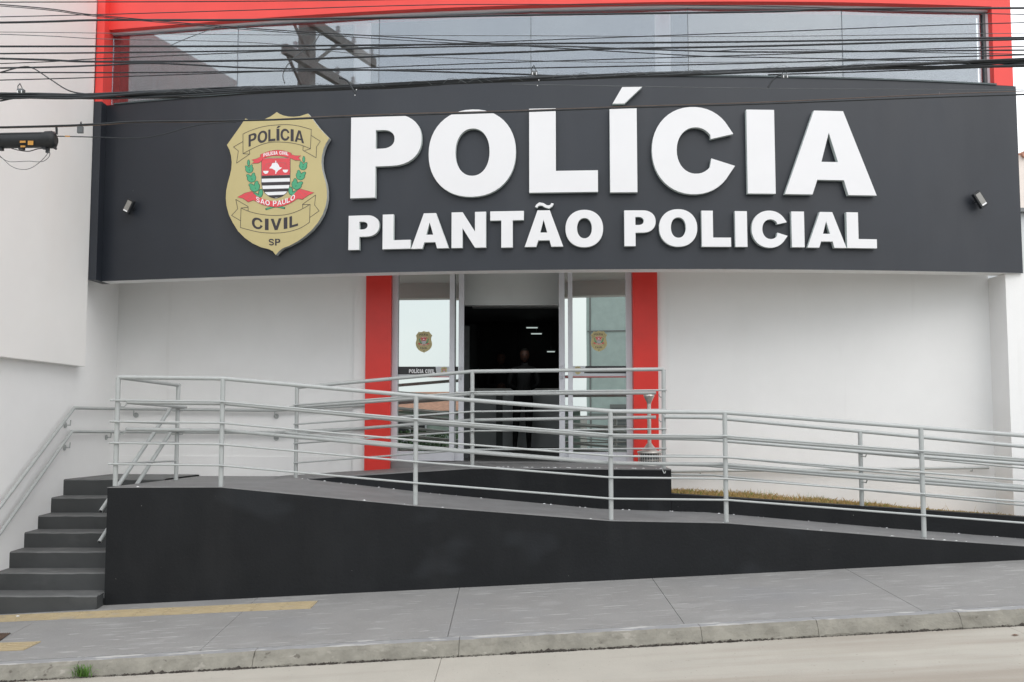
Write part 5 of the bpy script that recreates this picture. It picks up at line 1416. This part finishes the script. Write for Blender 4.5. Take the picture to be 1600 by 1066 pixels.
# thin stray lashing wire curls
mb = MB()
for k in range(46):
    x = rb_.uniform(250, 1500); y = interp(x, BC) - 2; 
    q = [U(x + dx_, y + dy_, 6.78) for dx_, dy_ in ((0, 3), (8, -rb_.uniform(1, 5)), (18, -rb_.uniform(2, 6)), (30, -rb_.uniform(0, 3)), (38, 3))]
    mb.tube(q, .0011, 4, caps=False)
mb.build('lashing_wire', 'cable_grey', bd, kind='stuff')
wire([(0, 158), (33, 152.5), (80, 153.5), (150, 153), (300, 152.5), (400, 146), (550, 139)], 2.0, 6.83, 'black cable leaving the bundle below it at the far left')
wire([(1200, 117), (1330, 113), (1600, 103.4)], 1.6, 6.84, 'thin cable leaving the bundle below it at the far right')
# clamps on the bundle
def clamp(px, py, label):
    c = U(px, py, 6.72); r = thing('cable_clamp', c, label, 'clamp', 'clamps on the cable bundle')
    mb = MB(); mb.obox(c, (.022, 0, 0), (0, .02, 0), (0, 0, .011)); mb.build('body', 'cable_grey', r, bevel=.003)
    mb = MB(); mb.tube([c + Vector((-.015, -.01, 0)), c + Vector((-.02, -.01, .03)), c + Vector((-.005, -.01, .05)), c + Vector((.01, -.01, .02)), c + Vector((.016, -.01, 0))], .003, 6); mb.build('loop', 'cable', r)
    for sx in (-1, 1):
        mb = MB(); mb.tube([c + Vector((sx * .014, -.022, -.004)), c + Vector((sx * .014, -.022, -.022))], .0032, 8); mb.build('bolt', 'bwhite', r)
clamp(1226, 118.5, 'small metal clamp under the bundle right of centre')
clamp(835, 114, 'small tangled clamp on top of the bundle near the centre')
clamp(33, 142, 'small clamp on the bundle at far left')
for px, py, lab in ((556, 144, 'pair of tiny bolts at the end of the left cable tail'), (841, 129, 'tiny bolt fitting hanging below the bundle near the centre')):
    c = U(px, py, 6.72); mb = MB()
    mb.tube([c + Vector((-.004, 0, -.02)), c + Vector((.002, 0, .012))], .0035, 6); mb.lathe([(0, -.004), (.0055, 0), (0, .006)], c + Vector((.004, -.002, .016)), 8, 1); mb.lathe([(0, -.004), (.005, 0), (0, .006)], c + Vector((-.006, -.002, -.024)), 8, 1)
    mb.build('cable_bolt', ['cable', 'bwhite'], label=lab, cat='bolt', group='bolts under the bundle')
# splice closure
YS = 7.5; sc = YS / F
cl = thing('splice_closure', U(30, 218, YS), 'black cylindrical cable splice closure with orange tags hanging at the far left', 'splice closure')
a, b = U(-90, 222, YS), U(81, 218.5, YS); ax = (b - a).normalized()
mb = MB(); mb.tube([a, b], [12.2 * sc, 12.4 * sc], 20); mb.build('body', 'rubber', cl)
for dz in (4, 8):
    mb = MB(); mb.tube([a + Vector((0, -.050, dz * sc)), b + Vector((-.06, -.052 + dz * .001, dz * sc))], 1.1 * sc, 6); mb.build('rib', 'rubber', cl)
mb = MB(); mb.tube([b - ax * .045, b, b + ax * .018, b + ax * .034], [13.6 * sc, 13.8 * sc, 13 * sc, 8 * sc], 20); mb.build('end_cap', 'rubber', cl)
mb = MB()
for k in range(9):
    w = 2 * math.pi * k / 9; o = Vector((0, math.cos(w), math.sin(w))) * 12.5 * sc; mb.tube([b + ax * .01 + o * .85, b + ax * .012 + o * 1.12], .004, 5)
mb.build('cap_lug', 'rubber', cl, kind='stuff')
def tagq(px0, py0, px1, py1):
    c = U((px0 + px1) / 2, (py0 + py1) / 2, YS - 12.6 * sc - .002); w, h = (px1 - px0) * sc / 2, (py1 - py0) * sc / 2
    mb = MB(); mb.obox(c, (w, 0, 0), (0, .001, 0), (0, 0, h)); mb.build('orange_tag', 'tag', cl)
tagq(31, 220, 40, 223.3); tagq(43.5, 220, 52, 226.8); tagq(32, 227.5, 39.5, 230.3)
for px, py in ((1, 233.5), (34, 232.5), (70, 231.5), (86, 231.5)):
    c = U(px, py, YS); mb = MB(); mb.obox(c, (3.6 * sc if px != 86 else 1.2 * sc, 0, 0), (0, .02, 0), (0, 0, 1.8 * sc)); mb.build('foot', 'rubber', cl)
mb = MB(); q = [U(x, y, YS - .01) for x, y in ((88, 196.5), (88.5, 203), (88.5, 210))]; mb.tube(q, 1.9 * sc, 8); mb.build('hanger', 'cable', cl)
mb = MB(); mb.obox(U(74.5, 235, YS), (2.6 * sc, 0, 0), (0, .01, 0), (0, 0, 4.2 * sc)); mb.build('cable_outlet', 'rubber', cl)
for L_, lab in (([(-30, 220), (0, 244), (18, 260), (35, 265), (50, 262), (65, 251), (73, 242), (76, 237)], 'a'), ([(-30, 222), (0, 245), (12, 252), (22, 253), (45, 252), (58, 253), (68, 252), (76, 246), (78, 240), (76, 236)], 'b')):
    mb = MB(); mb.tube([U(x, y, YS - .01) for x, y in cat([(float(x), float(y)) for x, y in L_], 5)], .5 * sc, 6); mb.build('drop_wire', 'cable_grey', cl)
mb = MB(); mb.tube([U(x, y, YS - .02) for x, y in cat([(18., 232.), (30., 235.), (45., 236.5), (58., 233.), (66., 232.)], 5)], .8 * sc, 6); mb.build('strap', 'cable', cl)
mb = MB(); mb.tube([U(102, 213, 7.425), U(109, 213.2, 7.425)], 1.1 * sc, 8); mb.build('cable_tag', 'tag', label='small orange tag wrapped on the thin cable beside the closure', cat='tag')
# small box hanging on the lower cable
bx = thing('cable_box', U(125, 202, 7.45), 'small grey square box hanging on the cable left of the fascia', 'box')
mb = MB(); mb.obox(U(125.5, 203, 7.45), (4.6 * sc, 0, 0), (0, .012, 0), (0, 0, 5.4 * sc)); mb.build('case', 'cable_grey', bx, bevel=.003)
mb = MB(); mb.lathe([(0, -.012), (.007, -.008), (.007, .004), (.002, .016), (0, .018)], U(126.5, 193, 7.45), 10); mb.build('knob', 'cable', bx)
